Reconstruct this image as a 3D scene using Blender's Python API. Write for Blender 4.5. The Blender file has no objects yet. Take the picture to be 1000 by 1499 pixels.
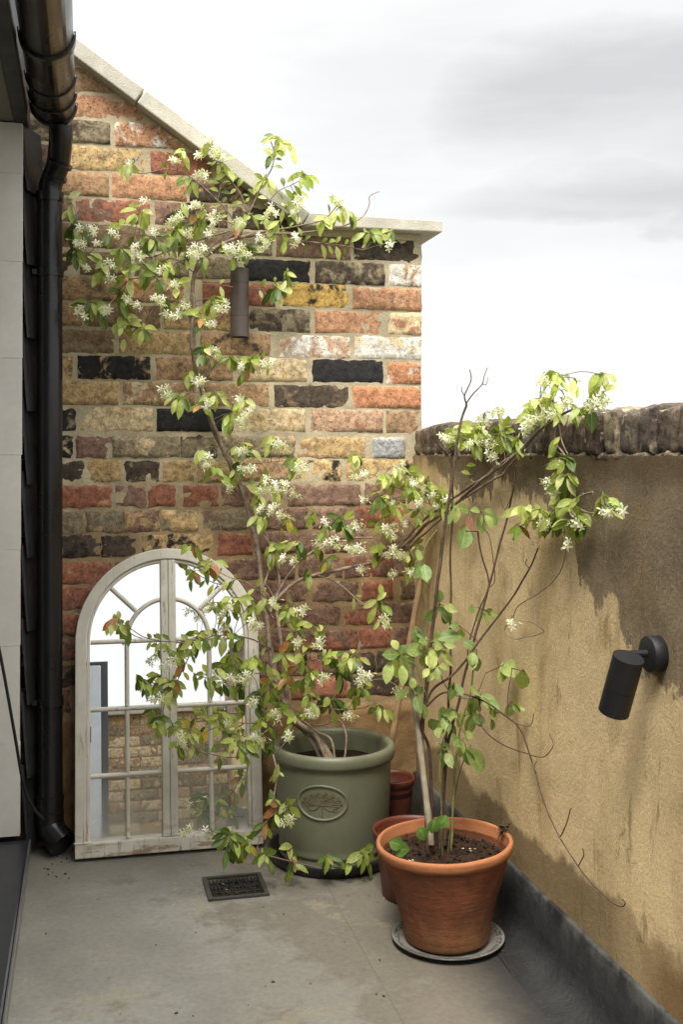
import bpy, math, random
from mathutils import Vector, Matrix, noise
random.seed(7)
R = math.radians
rnd = random.random
def U(a, b): return a + (b - a) * rnd()
sc = bpy.context.scene
COL = sc.collection

# ------------------------------------------------------------------ camera model
F, HZ, CH = 1600.0, 666.0, 1.10
A = math.atan(375 / F); CA, SA = math.cos(A), math.sin(A)
YB, XR = 3.20, 0.98           # face of the brick wall, face of the rendered parapet
def at(px, py, Y, off=.03):
    """a point of the place: the sight line of a photo pixel cut at depth Y (or just in front of the parapet)"""
    u = (px - 500) / F; v = (HZ - py) / F
    dx, dy = SA + u * CA, CA - u * SA
    d = Y / dy
    if dx * d > XR - off and CH + v * d < 1.24: d = (XR - off) / dx
    return Vector((dx * d, dy * d, CH + v * d))
def atX(px, py, X):
    u = (px - 500) / F; v = (HZ - py) / F
    dx, dy = SA + u * CA, CA - u * SA
    d = X / dx
    return Vector((X, dy * d, CH + v * d))
def xw(px, Y=YB): return at(px, 666, Y, -9).x

def lin(c):
    return tuple(((x / 255) / 12.92 if x / 255 <= .04045 else (((x / 255) + .055) / 1.055) ** 2.4) for x in c)
def C(r, g, b, k=1.0):
    return tuple(min(.92, x * k) for x in lin((r, g, b))) + (1.0,)

# ------------------------------------------------------------------ materials
def mat(name):
    m = bpy.data.materials.new(name); m.use_nodes = True
    nt = m.node_tree; nt.nodes.clear()
    out = nt.nodes.new('ShaderNodeOutputMaterial')
    p = nt.nodes.new('ShaderNodeBsdfPrincipled')
    nt.links.new(p.outputs[0], out.inputs[0])
    return m, nt, p, out
class G:
    """small wrapper to write node graphs as expressions"""
    def __init__(s, nt): s.nt = nt
    def node(s, t, ins=None, **kw):
        n = s.nt.nodes.new(t)
        for k, v in kw.items(): setattr(n, k, v)
        for k, v in (ins or {}).items(): s.put(n.inputs[k], v)
        return n
    def put(s, sock, v):
        if isinstance(v, bpy.types.NodeSocket): s.nt.links.new(v, sock)
        elif v is not None:
            try: sock.default_value = v
            except Exception: sock.default_value = (v, v, v)
    def obj(s): return s.node('ShaderNodeTexCoord').outputs['Object']
    def map(s, vec, scale=(1, 1, 1), loc=(0, 0, 0)):
        return s.node('ShaderNodeMapping', {'Vector': vec, 'Scale': scale, 'Location': loc}).outputs[0]
    def noise(s, vec, scale, detail=4, rough=.55, dist=0, out=0):
        return s.node('ShaderNodeTexNoise', {'Vector': vec, 'Scale': scale, 'Detail': detail, 'Roughness': rough, 'Distortion': dist}).outputs[out]
    def voro(s, vec, scale, feature='F1', out=0):
        return s.node('ShaderNodeTexVoronoi', {'Vector': vec, 'Scale': scale}, feature=feature).outputs[out]
    def m(s, op, a, b=None, c=None):
        n = s.node('ShaderNodeMath', operation=op)
        s.put(n.inputs[0], a)
        if b is not None: s.put(n.inputs[1], b)
        if c is not None: s.put(n.inputs[2], c)
        return n.outputs[0]
    def step(s, x, a, b, lo=0., hi=1.):
        n = s.node('ShaderNodeMapRange', {'Value': x, 'From Min': a, 'From Max': b, 'To Min': lo, 'To Max': hi})
        n.interpolation_type = 'SMOOTHSTEP'
        return n.outputs[0]
    def mix(s, f, a, b, mode='MIX'):
        n = s.node('ShaderNodeMix', data_type='RGBA', blend_type=mode)
        s.put(n.inputs[0], f); s.put(n.inputs[6], a); s.put(n.inputs[7], b)
        return n.outputs[2]
    def vadd(s, a, b):
        n = s.node('ShaderNodeVectorMath', operation='ADD'); s.put(n.inputs[0], a); s.put(n.inputs[1], b)
        return n.outputs[0]
    def sep(s, v): return s.node('ShaderNodeSeparateXYZ', {0: v}).outputs
    def bump(s, h, strength=.5, dist=.01, normal=None):
        return s.node('ShaderNodeBump', {'Height': h, 'Strength': strength, 'Distance': dist, 'Normal': normal}).outputs[0]
    def attr(s, name): return s.node('ShaderNodeAttribute', attribute_name=name).outputs
    def curve(s, x, pts):
        n = s.node('ShaderNodeFloatCurve', {'Value': x}); c = n.mapping.curves[0]
        while len(c.points) > 2: c.points.remove(c.points[1])
        c.points[0].location = pts[0]; c.points[1].location = pts[-1]
        for q in pts[1:-1]: c.points.new(*q)
        n.mapping.update()
        return n.outputs[0]

def plain(name, col, rough=.5, metal=0., var=.18, vscale=14, bumps=.15, bscale=160, spec=.5, coat=0.):
    m, nt, p, out = mat(name); g = G(nt); o = g.obj()
    n = g.noise(o, vscale, 6, .6)
    f = g.step(n, .25, .75, 1 - var, 1 + var)
    n2 = g.noise(o, vscale * 9, 4, .6)
    f = g.m('MULTIPLY', f, g.step(n2, .2, .8, 1 - var * .5, 1 + var * .5))
    g.put(p.inputs['Base Color'], g.mix(1., col, g.node('ShaderNodeCombineColor', {0: f, 1: f, 2: f}).outputs[0], 'MULTIPLY'))
    g.put(p.inputs['Roughness'], g.step(n, .2, .8, max(.02, rough - .08), min(1, rough + .1)))
    p.inputs['Metallic'].default_value = metal
    p.inputs['Specular IOR Level'].default_value = spec
    p.inputs['Coat Weight'].default_value = coat
    if bumps: g.put(p.inputs['Normal'], g.bump(g.noise(o, bscale, 4), bumps, .004))
    return m

MORTAR = C(178, 166, 138, 1.14); MORTAR_LOW = C(162, 138, 104, 1.05)
def brick_material():
    m, nt, p, out = mat('old_stock_brick'); g = G(nt); o = g.obj()
    a1, a2 = g.attr('c1'), g.attr('c2')
    seed = a1[3]                      # per-brick seed in alpha
    sv = g.node('ShaderNodeCombineXYZ', {0: g.m('MULTIPLY', seed, 37.), 1: g.m('MULTIPLY', seed, 91.), 2: seed}).outputs[0]
    v = g.vadd(o, sv)
    n1 = g.noise(v, 21, 9, .62, .4)
    thr = g.m('SUBTRACT', .72, g.m('MULTIPLY', a2[3], .34))
    mask = g.step(g.m('SUBTRACT', n1, thr), -.06, .06)
    col = g.mix(mask, a1[0], a2[0])
    n2 = g.noise(v, 60, 8, .7)
    f = g.step(n2, .28, .72, .50, 1.45)
    col = g.mix(1., col, g.node('ShaderNodeCombineColor', {0: f, 1: g.m('MULTIPLY', f, 1.), 2: f}).outputs[0], 'MULTIPLY')
    hue = g.noise(v, 9, 3)
    col = g.mix(g.step(hue, .5, .75, 0, .35), col, g.mix(1., col, (1.08, .99, .86, 1), 'MULTIPLY'))
    # soot / pits with a shape of their own
    soot = g.noise(g.vadd(v, (5.1, 2.2, 7.7)), 34, 10, .75, .6)
    col = g.mix(g.step(soot, .66, .74, 0, .6), col, (.040, .034, .030, 1))
    pit = g.noise(v, 190, 3, .5)
    pitm = g.step(pit, .33, .38, 1, 0)
    col = g.mix(g.m('MULTIPLY', pitm, .75), col, (.045, .032, .024, 1))
    # lime smears from the pointing
    sm = g.noise(g.vadd(v, (1.7, 9.2, 3.3)), 26, 8, .7, .3)
    edge = a2[1] if False else g.attr('rim')[2]
    smear = g.step(g.m('ADD', sm, g.m('MULTIPLY', edge, .13)), .66, .70, 0, .8)
    col = g.mix(smear, col, MORTAR)
    g.put(p.inputs['Base Color'], col)
    p.inputs['Roughness'].default_value = .88
    p.inputs['Specular IOR Level'].default_value = .25
    h = g.m('ADD', g.m('MULTIPLY', n2, .8), g.m('MULTIPLY', n1, .25))
    h = g.m('SUBTRACT', h, g.m('MULTIPLY', pitm, .5))
    g.put(p.inputs['Normal'], g.bump(h, .7, .007))
    return m
def mortar_material():
    m, nt, p, out = mat('lime_mortar'); g = G(nt); o = g.obj()
    z = g.sep(o)[2]
    n1 = g.noise(o, 11, 8, .65); n2 = g.noise(o, 140, 5, .7)
    col = g.mix(g.step(g.m('ADD', z, g.m('MULTIPLY', n1, .4)), 1.05, 1.3), MORTAR_LOW, MORTAR)
    f = g.m('MULTIPLY', g.step(n1, .3, .7, .78, 1.14), g.step(n2, .25, .75, .84, 1.12))
    col = g.mix(1., col, g.node('ShaderNodeCombineColor', {0: f, 1: f, 2: f}).outputs[0], 'MULTIPLY')
    col = g.mix(g.step(g.noise(o, 27, 8, .7), .63, .70, 0, .65), col, (.05, .042, .034, 1))
    # cement plinth under the lowest course
    pl = g.step(z, .335, .355, 1, 0)
    col = g.mix(pl, col, g.mix(g.step(n1, .35, .7), C(118, 92, 62), C(150, 124, 86)))
    g.put(p.inputs['Base Color'], col); p.inputs['Roughness'].default_value = .95
    p.inputs['Specular IOR Level'].default_value = .2
    g.put(p.inputs['Normal'], g.bump(g.m('ADD', g.m('MULTIPLY', n2, .6), g.m('MULTIPLY', n1, .8)), .7, .006))
    return m
def render_material():
    m, nt, p, out = mat('stained_render'); g = G(nt); o = g.obj()
    s = g.sep(o); y, z = s[1], s[2]
    big = g.noise(o, 2.6, 6, .6); med = g.noise(o, 9, 8, .65); fine = g.noise(o, 170, 5, .75)
    streak = g.noise(g.map(o, (1, 7.5, 1.3)), 1., 7, .62, .9)
    tan = g.mix(g.step(big, .35, .65), C(184, 162, 124, 1.28), C(202, 179, 136, 1.28))
    tan = g.mix(g.step(streak, .50, .70, 0, .38), tan, C(150, 118, 70))
    tan = g.mix(g.step(streak, .44, .30, 0, .45), tan, C(206, 184, 132, 1.))
    tan = g.mix(g.step(med, .58, .72, 0, .4), tan, C(120, 98, 66))
    tan = g.mix(g.step(g.noise(g.map(o, (1, 11, 2.6), (3, 0, 0)), 1., 7, .65, .8), .60, .66, 0, .55), tan, C(132, 108, 72))
    # brighter lime run below the lamp
    # black algae sheet spreading down from the coping (lower edge traced along the wall)
    lo = g.curve(g.step(y, 1.4, 3.2) if False else g.m('DIVIDE', g.m('SUBTRACT', y, 1.2), 2.0),
                 [(0, .66), (.30, .72), (.34, .78), (.36, .85), (.385, .80), (.41, .83), (.425, .84), (.445, .95), (.52, .99), (.60, 1.02), (.655, 1.05), (.68, 1.13), (1, 1.16)])
    d = g.m('SUBTRACT', z, lo)
    d = g.m('ADD', d, g.m('MULTIPLY', g.m('SUBTRACT', g.noise(o, 17, 9, .68, .3), .5), .15))
    d = g.m('ADD', d, g.m('MULTIPLY', g.m('SUBTRACT', g.noise(g.map(o, (1, 30, 4)), 1., 6, .65), .5), .10))
    d = g.m('ADD', d, g.m('MULTIPLY', g.m('SUBTRACT', g.noise(o, 75, 6, .75), .5), .07))
    alg = g.step(d, -.008, .010)
    algc = g.mix(g.step(med, .35, .7), C(106, 94, 75), C(142, 126, 100))
    algc = g.mix(g.step(d, .05, .26, 0, .55), algc, C(90, 80, 66))
    algc = g.mix(g.step(g.noise(o, 60, 8, .75), .60, .68, 0, .45), algc, C(140, 122, 88))
    algc = g.mix(g.step(g.noise(o, 110, 6, .75), .50, .60, 0, .35), algc, C(150, 132, 104))
    algc = g.mix(g.step(g.noise(g.map(o, (1, 1, .35)), 12, 8, .7), .56, .66, 0, .4), algc, C(70, 62, 52))
    col = g.mix(g.m('MULTIPLY', alg, .93), tan, algc)
    # thin dark run-off line just under the coping all along
    run = g.step(g.m('ADD', z, g.m('MULTIPLY', g.m('SUBTRACT', streak, .5), .25)), 1.04, 1.10, 0, .55)
    col = g.mix(run, col, C(104, 84, 56))
    drip = g.noise(g.map(o, (1, 17, .9), (7, 3, 1)), 1., 5, .6, .5)
    col = g.mix(g.m('MULTIPLY', g.step(drip, .63, .69, 0, .45), g.step(z, 1.1, .5)), col, C(214, 194, 148))
    crk = g.voro(g.vadd(o, g.map(g.noise(o, 5, 5, .6, 0, 1), (.25, .25, .25))), 3.1, 'DISTANCE_TO_EDGE')
    col = g.mix(g.m('MULTIPLY', g.step(crk, .006, .001), g.step(med, .5, .6, 0, .5)), col, C(104, 84, 56))
    patch = g.noise(g.map(o, (1, 1, .7), (2, 8, 4)), 3.4, 7, .6, .6)
    col = g.mix(g.step(patch, .58, .63, 0, .28), col, C(128, 104, 66))
    # darker uneven band above the upstand, stronger towards the brick wall
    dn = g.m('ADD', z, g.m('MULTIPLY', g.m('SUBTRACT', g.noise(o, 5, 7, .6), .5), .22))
    low_band = g.m('MULTIPLY', g.step(dn, .235, .265, 1, 0), g.step(y, 1.75, 2.0, .35, .72))
    col = g.mix(low_band, col, C(100, 82, 54))
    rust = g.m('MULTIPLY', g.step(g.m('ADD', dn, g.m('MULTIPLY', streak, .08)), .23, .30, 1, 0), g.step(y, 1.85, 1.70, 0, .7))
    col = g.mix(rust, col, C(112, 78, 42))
    # pale streaks in the algae
    f = g.step(fine, .28, .72, .83, 1.14)
    col = g.mix(1., col, g.node('ShaderNodeCombineColor', {0: f, 1: f, 2: f}).outputs[0], 'MULTIPLY')
    g.put(p.inputs['Base Color'], col); p.inputs['Roughness'].default_value = .93
    p.inputs['Specular IOR Level'].default_value = .2
    h = g.m('ADD', fine, g.m('MULTIPLY', med, 1.3))
    h = g.m('ADD', h, g.m('MULTIPLY', g.noise(o, 90, 3), .6))
    g.put(p.inputs['Normal'], g.bump(h, .5, .005))
    return m
def floor_material():
    m, nt, p, out = mat('grey_roof_membrane'); g = G(nt); o = g.obj()
    s = g.sep(o); x, y = s[0], s[1]
    b1 = g.noise(o, 2.2, 8, .6, .4); b2 = g.noise(o, 7, 9, .7); b3 = g.noise(o, 75, 6, .7)
    col = g.mix(g.step(b1, .35, .65), C(140, 136, 125), C(161, 158, 148))
    # brown silt where the water stands
    silt = g.m('ADD', g.m('MULTIPLY', b2, .5), g.m('MULTIPLY', b1, .5))
    silt = g.m('ADD', silt, g.step(x, .15, .75, 0, .16))
    col = g.mix(g.step(silt, .52, .62, 0, .75), col, C(114, 106, 92))
    col = g.mix(g.step(g.noise(g.map(o, (1, 1, 1), (4, 2, 0)), 4.3, 9, .68), .57, .61, 0, .5), col, C(158, 150, 128))
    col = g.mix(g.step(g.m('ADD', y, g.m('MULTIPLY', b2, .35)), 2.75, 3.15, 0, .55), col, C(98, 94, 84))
    col = g.mix(g.step(g.noise(g.map(o, (3, 1, 1)), 48, 4, .7), .66, .72, 0, .35), col, C(170, 162, 140))
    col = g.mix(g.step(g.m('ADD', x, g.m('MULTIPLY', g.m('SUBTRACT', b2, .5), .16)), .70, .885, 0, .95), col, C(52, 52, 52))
    sx = g.m('ABSOLUTE', g.m('SUBTRACT', g.m('ADD', x, g.m('MULTIPLY', g.m('SUBTRACT', b2, .5), .012)), .60))
    col = g.mix(g.m('MULTIPLY', g.step(sx, .0022, .0008), g.step(b1, .3, .6, .2, .6)), col, C(92, 86, 74))
    f = g.m('MULTIPLY', g.step(b3, .25, .75, .86, 1.12), g.step(b2, .3, .7, .90, 1.08))
    col = g.mix(1., col, g.node('ShaderNodeCombineColor', {0: f, 1: f, 2: f}).outputs[0], 'MULTIPLY')
    col = g.mix(g.step(g.noise(o, 130, 2, .5), .74, .78, 0, .6), col, C(70, 60, 44))
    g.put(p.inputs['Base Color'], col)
    g.put(p.inputs['Roughness'], g.step(b2, .3, .7, .42, .68))
    p.inputs['Specular IOR Level'].default_value = .35
    g.put(p.inputs['Normal'], g.bump(g.m('ADD', g.m('MULTIPLY', b3, .4), b2), .35, .008))
    return m
def upstand_material():
    m, nt, p, out = mat('dark_membrane_upstand'); g = G(nt); o = g.obj()
    z = g.sep(o)[2]
    b2 = g.noise(o, 8, 8, .7)
    st = g.noise(g.map(o, (1, 22, 3)), 1., 6, .65)
    col = g.mix(g.step(b2, .35, .7), C(36, 37, 38), C(54, 55, 55))
    col = g.mix(g.step(st, .60, .72, 0, .4), col, C(104, 104, 100))
    col = g.mix(g.m('MULTIPLY', g.step(z, .09, .135), g.step(b2, .4, .6)), col, C(84, 84, 80))
    g.put(p.inputs['Base Color'], col); p.inputs['Roughness'].default_value = .55
    g.put(p.inputs['Normal'], g.bump(g.m('ADD', b2, g.noise(o, 120, 3)), .4, .006))
    return m
def wood_paint_material():
    m, nt, p, out = mat('weathered_cream_paint'); g = G(nt); o = g.obj()
    n = g.noise(o, 10, 6, .6)
    grain = g.noise(g.map(o, (70, 70, 9)), 1., 6, .7, .8)
    grain2 = g.noise(g.map(o, (9, 70, 70)), 1., 6, .7, .8)
    col = g.mix(g.step(n, .3, .7), C(194, 188, 172, 1.05), C(212, 207, 194, 1.05))
    col = g.mix(g.m('MULTIPLY', g.step(grain, .56, .66), g.step(n, .38, .6, .15, .8)), col, C(128, 108, 80))
    z = g.sep(o)[2]
    wear = g.m('MULTIPLY', g.step(g.noise(g.map(o, (9, 9, 40)), 1., 7, .7), .5, .6), g.step(z, .12, .0, 0, .85))
    col = g.mix(wear, col, C(138, 114, 80))
    g.put(p.inputs['Base Color'], col); p.inputs['Roughness'].default_value = .75
    g.put(p.inputs['Normal'], g.bump(g.m('ADD', grain, n), .45, .003))
    return m
def mirror_material():
    m, nt, p, out = mat('aged_mirror'); g = G(nt); o = g.obj()
    z = g.sep(o)[2]
    n = g.noise(o, 5, 6, .6)
    p.inputs['Metallic'].default_value = 1.0
    g.put(p.inputs['Base Color'], g.mix(g.step(n, .3, .8), (.93, .94, .94, 1), (.88, .89, .88, 1)))
    g.put(p.inputs['Roughness'], g.step(g.m('ADD', z, g.m('MULTIPLY', n, .25)), .40, .12, .008, .035))
    dif = g.node('ShaderNodeBsdfDiffuse', {'Color': C(196, 194, 184)})
    f = g.m('MULTIPLY', g.step(g.m('ADD', z, g.m('MULTIPLY', n, .3)), .55, .16), .42)
    mx = g.node('ShaderNodeMixShader', {0: f, 1: p.outputs[0], 2: dif.outputs[0]})
    nt.links.new(mx.outputs[0], out.inputs[0])
    return m
def leaf_material(name, rough=.42, trans=.34):
    m, nt, p, out = mat(name); g = G(nt); o = g.obj()
    a = g.attr('c1')[0]
    n = g.noise(o, 90, 4, .6)
    f = g.step(n, .25, .75, .78, 1.2)
    col = g.mix(1., a, g.node('ShaderNodeCombineColor', {0: f, 1: f, 2: f}).outputs[0], 'MULTIPLY')
    mid = g.attr('rim')[2]
    col = g.mix(g.step(mid, .86, 1., 0, .35), col, C(190, 196, 120))
    g.put(p.inputs['Base Color'], col); p.inputs['Roughness'].default_value = rough
    p.inputs['Specular IOR Level'].default_value = .45
    g.put(p.inputs['Normal'], g.bump(n, .25, .003))
    tr = g.node('ShaderNodeBsdfTranslucent', {'Color': g.mix(1., col, (1.25, 1.3, .6, 1), 'MULTIPLY')})
    mx = g.node('ShaderNodeMixShader', {0: trans, 1: p.outputs[0], 2: tr.outputs[0]})
    nt.links.new(mx.outputs[0], out.inputs[0])
    return m
def stem_material(name, ca, cb):
    m, nt, p, out = mat(name); g = G(nt); o = g.obj()
    n = g.noise(o, 45, 7, .7); n2 = g.noise(o, 210, 4, .6)
    col = g.mix(g.step(n, .35, .68), ca, cb)
    col = g.mix(g.step(n2, .6, .75, 0, .5), col, C(150, 138, 118))
    g.put(p.inputs['Base Color'], col); p.inputs['Roughness'].default_value = .8
    g.put(p.inputs['Normal'], g.bump(g.m('ADD', n, n2), .7, .003))
    return m
def terracotta_material():
    m, nt, p, out = mat('weathered_terracotta'); g = G(nt); o = g.obj()
    z = g.sep(o)[2]
    n = g.noise(o, 6, 8, .65, .3); n2 = g.noise(o, 30, 8, .7); st = g.noise(g.map(o, (9, 9, 42)), 1., 6, .6)
    rim = C(180, 118, 78, .95); body = g.mix(g.step(n, .34, .66), C(104, 62, 42), C(142, 84, 54))
    body = g.mix(g.step(n2, .55, .7, 0, .5), body, C(74, 48, 34))
    body = g.mix(g.step(st, .6, .72, 0, .4), body, C(186, 106, 64))
    body = g.mix(g.step(g.noise(o, 4.5, 8, .68), .45, .62, 0, .72), body, C(84, 58, 42))
    body = g.mix(g.m('MULTIPLY', g.step(z, .09, .02), g.step(n2, .35, .6, .2, .6)), body, C(150, 110, 70))
    body = g.mix(g.step(g.noise(g.map(o, (1, 1, .6), (5, 5, 1)), 11, 7, .7), .58, .72, 0, .3), body, C(176, 146, 116))
    rim = g.mix(g.step(n2, .5, .72, 0, .6), rim, C(168, 92, 48))
    f = g.step(g.m('ADD', z, g.m('MULTIPLY', n2, .012)), .198, .204)
    col = g.mix(f, body, rim)
    g.put(p.inputs['Base Color'], col); p.inputs['Roughness'].default_value = .78
    p.inputs['Specular IOR Level'].default_value = .3
    h = g.m('ADD', g.m('ADD', n2, n), g.m('MULTIPLY', g.noise(g.map(o, (5, 5, 70)), 1., 3), .6))
    g.put(p.inputs['Normal'], g.bump(h, .5, .006))
    return m
def plate_material():
    m, nt, p, out = mat('patterned_plate_glaze'); g = G(nt); o = g.obj()
    s = g.sep(o)
    r = g.m('SQRT', g.m('ADD', g.m('MULTIPLY', s[0], s[0]), g.m('MULTIPLY', s[1], s[1])))
    base = g.mix(g.step(g.noise(o, 22, 6), .35, .7), C(120, 118, 112), C(156, 154, 146))
    v = g.voro(o, 95, 'DISTANCE_TO_EDGE')
    band = g.m('MULTIPLY', g.step(r, .108, .112), g.step(r, .124, .121))
    col = g.mix(g.m('MULTIPLY', band, g.step(v, .10, .06)), base, C(48, 50, 54))
    col = g.mix(g.step(r, .1268, .1275), col, C(58, 56, 52))
    g.put(p.inputs['Base Color'], col); p.inputs['Roughness'].default_value = .3
    return m
def glass_material():
    m, nt, p, out = mat('dark_door_glass')
    p.inputs['Base Color'].default_value = (.02, .025, .03, 1); p.inputs['Roughness'].default_value = .05
    return m

M = dict(
    brick=brick_material(), mortar=mortar_material(), render=render_material(), floor=floor_material(),
    upstand=upstand_material(), paint=wood_paint_material(), mirror=mirror_material(),
    leaf=leaf_material('jasmine_leaf'), roseleaf=leaf_material('rose_leaf', .55, .25),
    petal=leaf_material('jasmine_petal', .6, .3),
    bark=stem_material('jasmine_bark', C(112, 94, 80), C(158, 140, 120)),
    rosebark=stem_material('rose_bark', C(62, 46, 38), C(100, 76, 60)),
    greenstem=stem_material('green_shoot', C(96, 104, 52), C(128, 128, 70)),
    terracotta=terracotta_material(), plate=plate_material(), glass=glass_material(),
    concrete=plain('cast_stone', C(190, 185, 170, 1.05), .9, var=.16, vscale=9, bumps=.5, bscale=220, spec=.2),
    black=plain('black_plastic', (.012, .012, .013, 1), .30, var=.2, vscale=6, bumps=.03, bscale=60),
    gutter=plain('black_plastic_reflection_tint', (.022, .016, .013, 1), .27, var=.2, vscale=6, bumps=.02, bscale=60),  # black plastic with the brown of its reflections put into the colour
    lampblack=plain('matt_black_metal', (.008, .008, .009, 1), .55, var=.12, bumps=.05),
    bronze=plain('dark_bronze_paint', C(88, 78, 72), .42, metal=.25, var=.1, bumps=.05),
    green=plain('sage_green_glaze', C(110, 112, 90, .95), .38, var=.10, vscale=7, bumps=.05, bscale=90),
    darkplastic=plain('black_saucer_plastic', (.015, .015, .015, 1), .38, var=.2, bumps=.06),
    brownpot=plain('red_brown_plastic', C(100, 50, 36), .45, var=.15, bumps=.05),
    soil=plain('potting_soil', C(58, 44, 34, .9), .95, var=.5, vscale=60, bumps=1., bscale=220, spec=.15),
    darksoil=plain('dark_dry_compost', C(46, 32, 26, .8), .95, var=.4, vscale=40, bumps=1., bscale=200, spec=.15),
    stone=plain('pale_grit', C(190, 180, 160), .85, var=.2),
    cane=plain('bamboo_cane', C(138, 112, 80), .65, var=.2, vscale=30),
    greycane=plain('grey_bamboo', C(158, 148, 126), .7, var=.25, vscale=30),
    slate=plain('black_slate', C(40, 41, 42), .5, var=.3, vscale=18, bumps=.5, bscale=90),
    zinc=plain('pale_zinc_sheet', C(228, 225, 216, 1.0), .5, metal=.0, var=.07, vscale=5, bumps=.06, bscale=30),
    fascia=plain('black_fascia_board', C(34, 34, 34), .5, var=.15, bumps=.1),
    soffit=plain('grey_soffit_board', C(120, 118, 112), .7, var=.08, bumps=.1),
    sill=plain('dark_grey_sill', C(44, 46, 50), .35, var=.2, vscale=7, bumps=.05),
    alu=plain('aluminium_trim', C(150, 150, 148), .35, metal=.8, var=.05, bumps=0),
    iron=plain('black_cast_iron', C(34, 34, 33), .6, var=.3, bumps=.4),
    ironframe=plain('brown_grate_frame', C(72, 68, 60), .7, var=.3, bumps=.4),
    pit=plain('drain_pit', C(20, 18, 16), .9, bumps=0),
    palebox=plain('pale_blue_paint', C(226, 236, 246, 1.0), .35, var=.05, bumps=.02),
    darkgrey=plain('dark_grey_paint', C(78, 82, 86), .5, var=.08),
    rubber=plain('black_rubber', (.014, .014, .014, 1), .55, var=.1, bumps=.1),
    deadleaf=plain('dead_leaf', C(84, 64, 44), .85, var=.4, vscale=60),
    ground=plain('distant_ground', C(92, 94, 84), .95, var=.3, vscale=.2, bumps=0),
    redleaf=None)

# ------------------------------------------------------------------ mesh builder
class MB:
    def __init__(s): s.v = []; s.f = []; s.c1 = []; s.c2 = []; s.rim = []; s.smooth = []
    def add(s, verts, faces, c1=(1, 1, 1, 1), c2=(0, 0, 0, 0), rim=None, smooth=True):
        b = len(s.v); s.v += [tuple(x) for x in verts]
        s.f += [tuple(b + i for i in f) for f in faces]
        s.smooth += [smooth] * len(faces)
        n = len(verts); s.c1 += [c1] * n; s.c2 += [c2] * n; s.rim += (rim or [0.] * n)
    def build(s, name, material, parent=None, loc=None, attrs=False, bevel=0.):
        me = bpy.data.meshes.new(name)
        vv = s.v
        if loc is not None: vv = [(x - loc[0], y - loc[1], z - loc[2]) for x, y, z in s.v]
        me.from_pydata(vv, [], s.f); me.update()
        for p_, sm in zip(me.polygons, s.smooth): p_.use_smooth = sm
        if attrs:
            for nm, data in (('c1', s.c1), ('c2', s.c2)):
                a = me.attributes.new(nm, 'FLOAT_COLOR', 'POINT')
                a.data.foreach_set('color', [q for c in data for q in c])
            a = me.attributes.new('rim', 'FLOAT', 'POINT'); a.data.foreach_set('value', s.rim)
        me.materials.append(material)
        o = bpy.data.objects.new(name, me); COL.objects.link(o)
        if loc is not None: o.location = loc
        if parent is not None:
            o.parent = parent
            if loc is None: o.matrix_parent_inverse = Matrix.Translation(parent.location).inverted() if parent.rotation_euler.to_quaternion().angle < 1e-6 else parent.matrix_basis.inverted()
            else: o.location = Vector(loc) - parent.location
        if bevel:
            md = o.modifiers.new('Bevel', 'BEVEL'); md.width = bevel; md.segments = 2; md.limit_method = 'ANGLE'
        return o
    def box(s, a, b, smooth=False):
        x0, y0, z0 = a; x1, y1, z1 = b
        s.add([(x0, y0, z0), (x1, y0, z0), (x1, y1, z0), (x0, y1, z0), (x0, y0, z1), (x1, y0, z1), (x1, y1, z1), (x0, y1, z1)],
              [(0, 3, 2, 1), (4, 5, 6, 7), (0, 1, 5, 4), (1, 2, 6, 5), (2, 3, 7, 6), (3, 0, 4, 7)], smooth=smooth)
    def prism(s, poly, y0, y1, smooth=False):
        """polygon of (x, z) pushed from y0 to y1"""
        n = len(poly)
        vs = [(x, y0, z) for x, z in poly] + [(x, y1, z) for x, z in poly]
        fs = [tuple(range(n)), tuple(range(2 * n - 1, n - 1, -1))] + [(i, i + n, (i + 1) % n + n, (i + 1) % n) for i in range(n)]
        s.add(vs, fs, smooth=smooth)
    def lathe(s, prof, cx=0., cy=0., n=72, wob=0., jit=None, c1=(1, 1, 1, 1)):
        k = len(prof); vs = []
        for i in range(n):
            a = 2 * math.pi * i / n
            for j, (r, z) in enumerate(prof):
                w = 1 + wob * noise.noise(Vector((math.cos(a) * 1.3, math.sin(a) * 1.3, z * 9 + 3)))
                dz = wob * .05 * noise.noise(Vector((math.cos(a) * 2, math.sin(a) * 2, 7)))
                vs.append((cx + r * w * math.cos(a), cy + r * w * math.sin(a), z + dz))
        fs = [(i * k + j, ((i + 1) % n) * k + j, ((i + 1) % n) * k + j + 1, i * k + j + 1) for i in range(n) for j in range(k - 1)]
        s.add(vs, fs, c1)
    def tube(s, pts, rad, n=7, cap=True, c1=(1, 1, 1, 1), lump=0.):
        pts = [Vector(p) for p in pts]
        if len(pts) < 2: return
        if not isinstance(rad, (list, tuple)): rad = [rad] * len(pts)
        up = Vector((.31, .21, .93)); vs = []
        prev = None
        for i, p in enumerate(pts):
            t = (pts[min(i + 1, len(pts) - 1)] - pts[max(i - 1, 0)])
            if t.length < 1e-9: t = Vector((0, 0, 1))
            t.normalize()
            if prev is None:
                x = t.cross(up)
                if x.length < .05: x = t.cross(Vector((1, 0, 0)))
            else:
                x = prev - t * prev.dot(t)
            x.normalize(); prev = x; y = t.cross(x)
            for k in range(n):
                a = 2 * math.pi * k / n
                r = rad[i] * (1 + lump * noise.noise(p * 60 + Vector((k, 0, 0))))
                vs.append(p + x * (r * math.cos(a)) + y * (r * math.sin(a)))
        m = len(pts)
        fs = [(i * n + k, i * n + (k + 1) % n, (i + 1) * n + (k + 1) % n, (i + 1) * n + k) for i in range(m - 1) for k in range(n)]
        s.add(vs, fs, c1)
        if cap:
            s.add(vs[:n], [tuple(range(n - 1, -1, -1))], c1, smooth=False); s.add(vs[-n:], [tuple(range(n))], c1, smooth=False)
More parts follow.
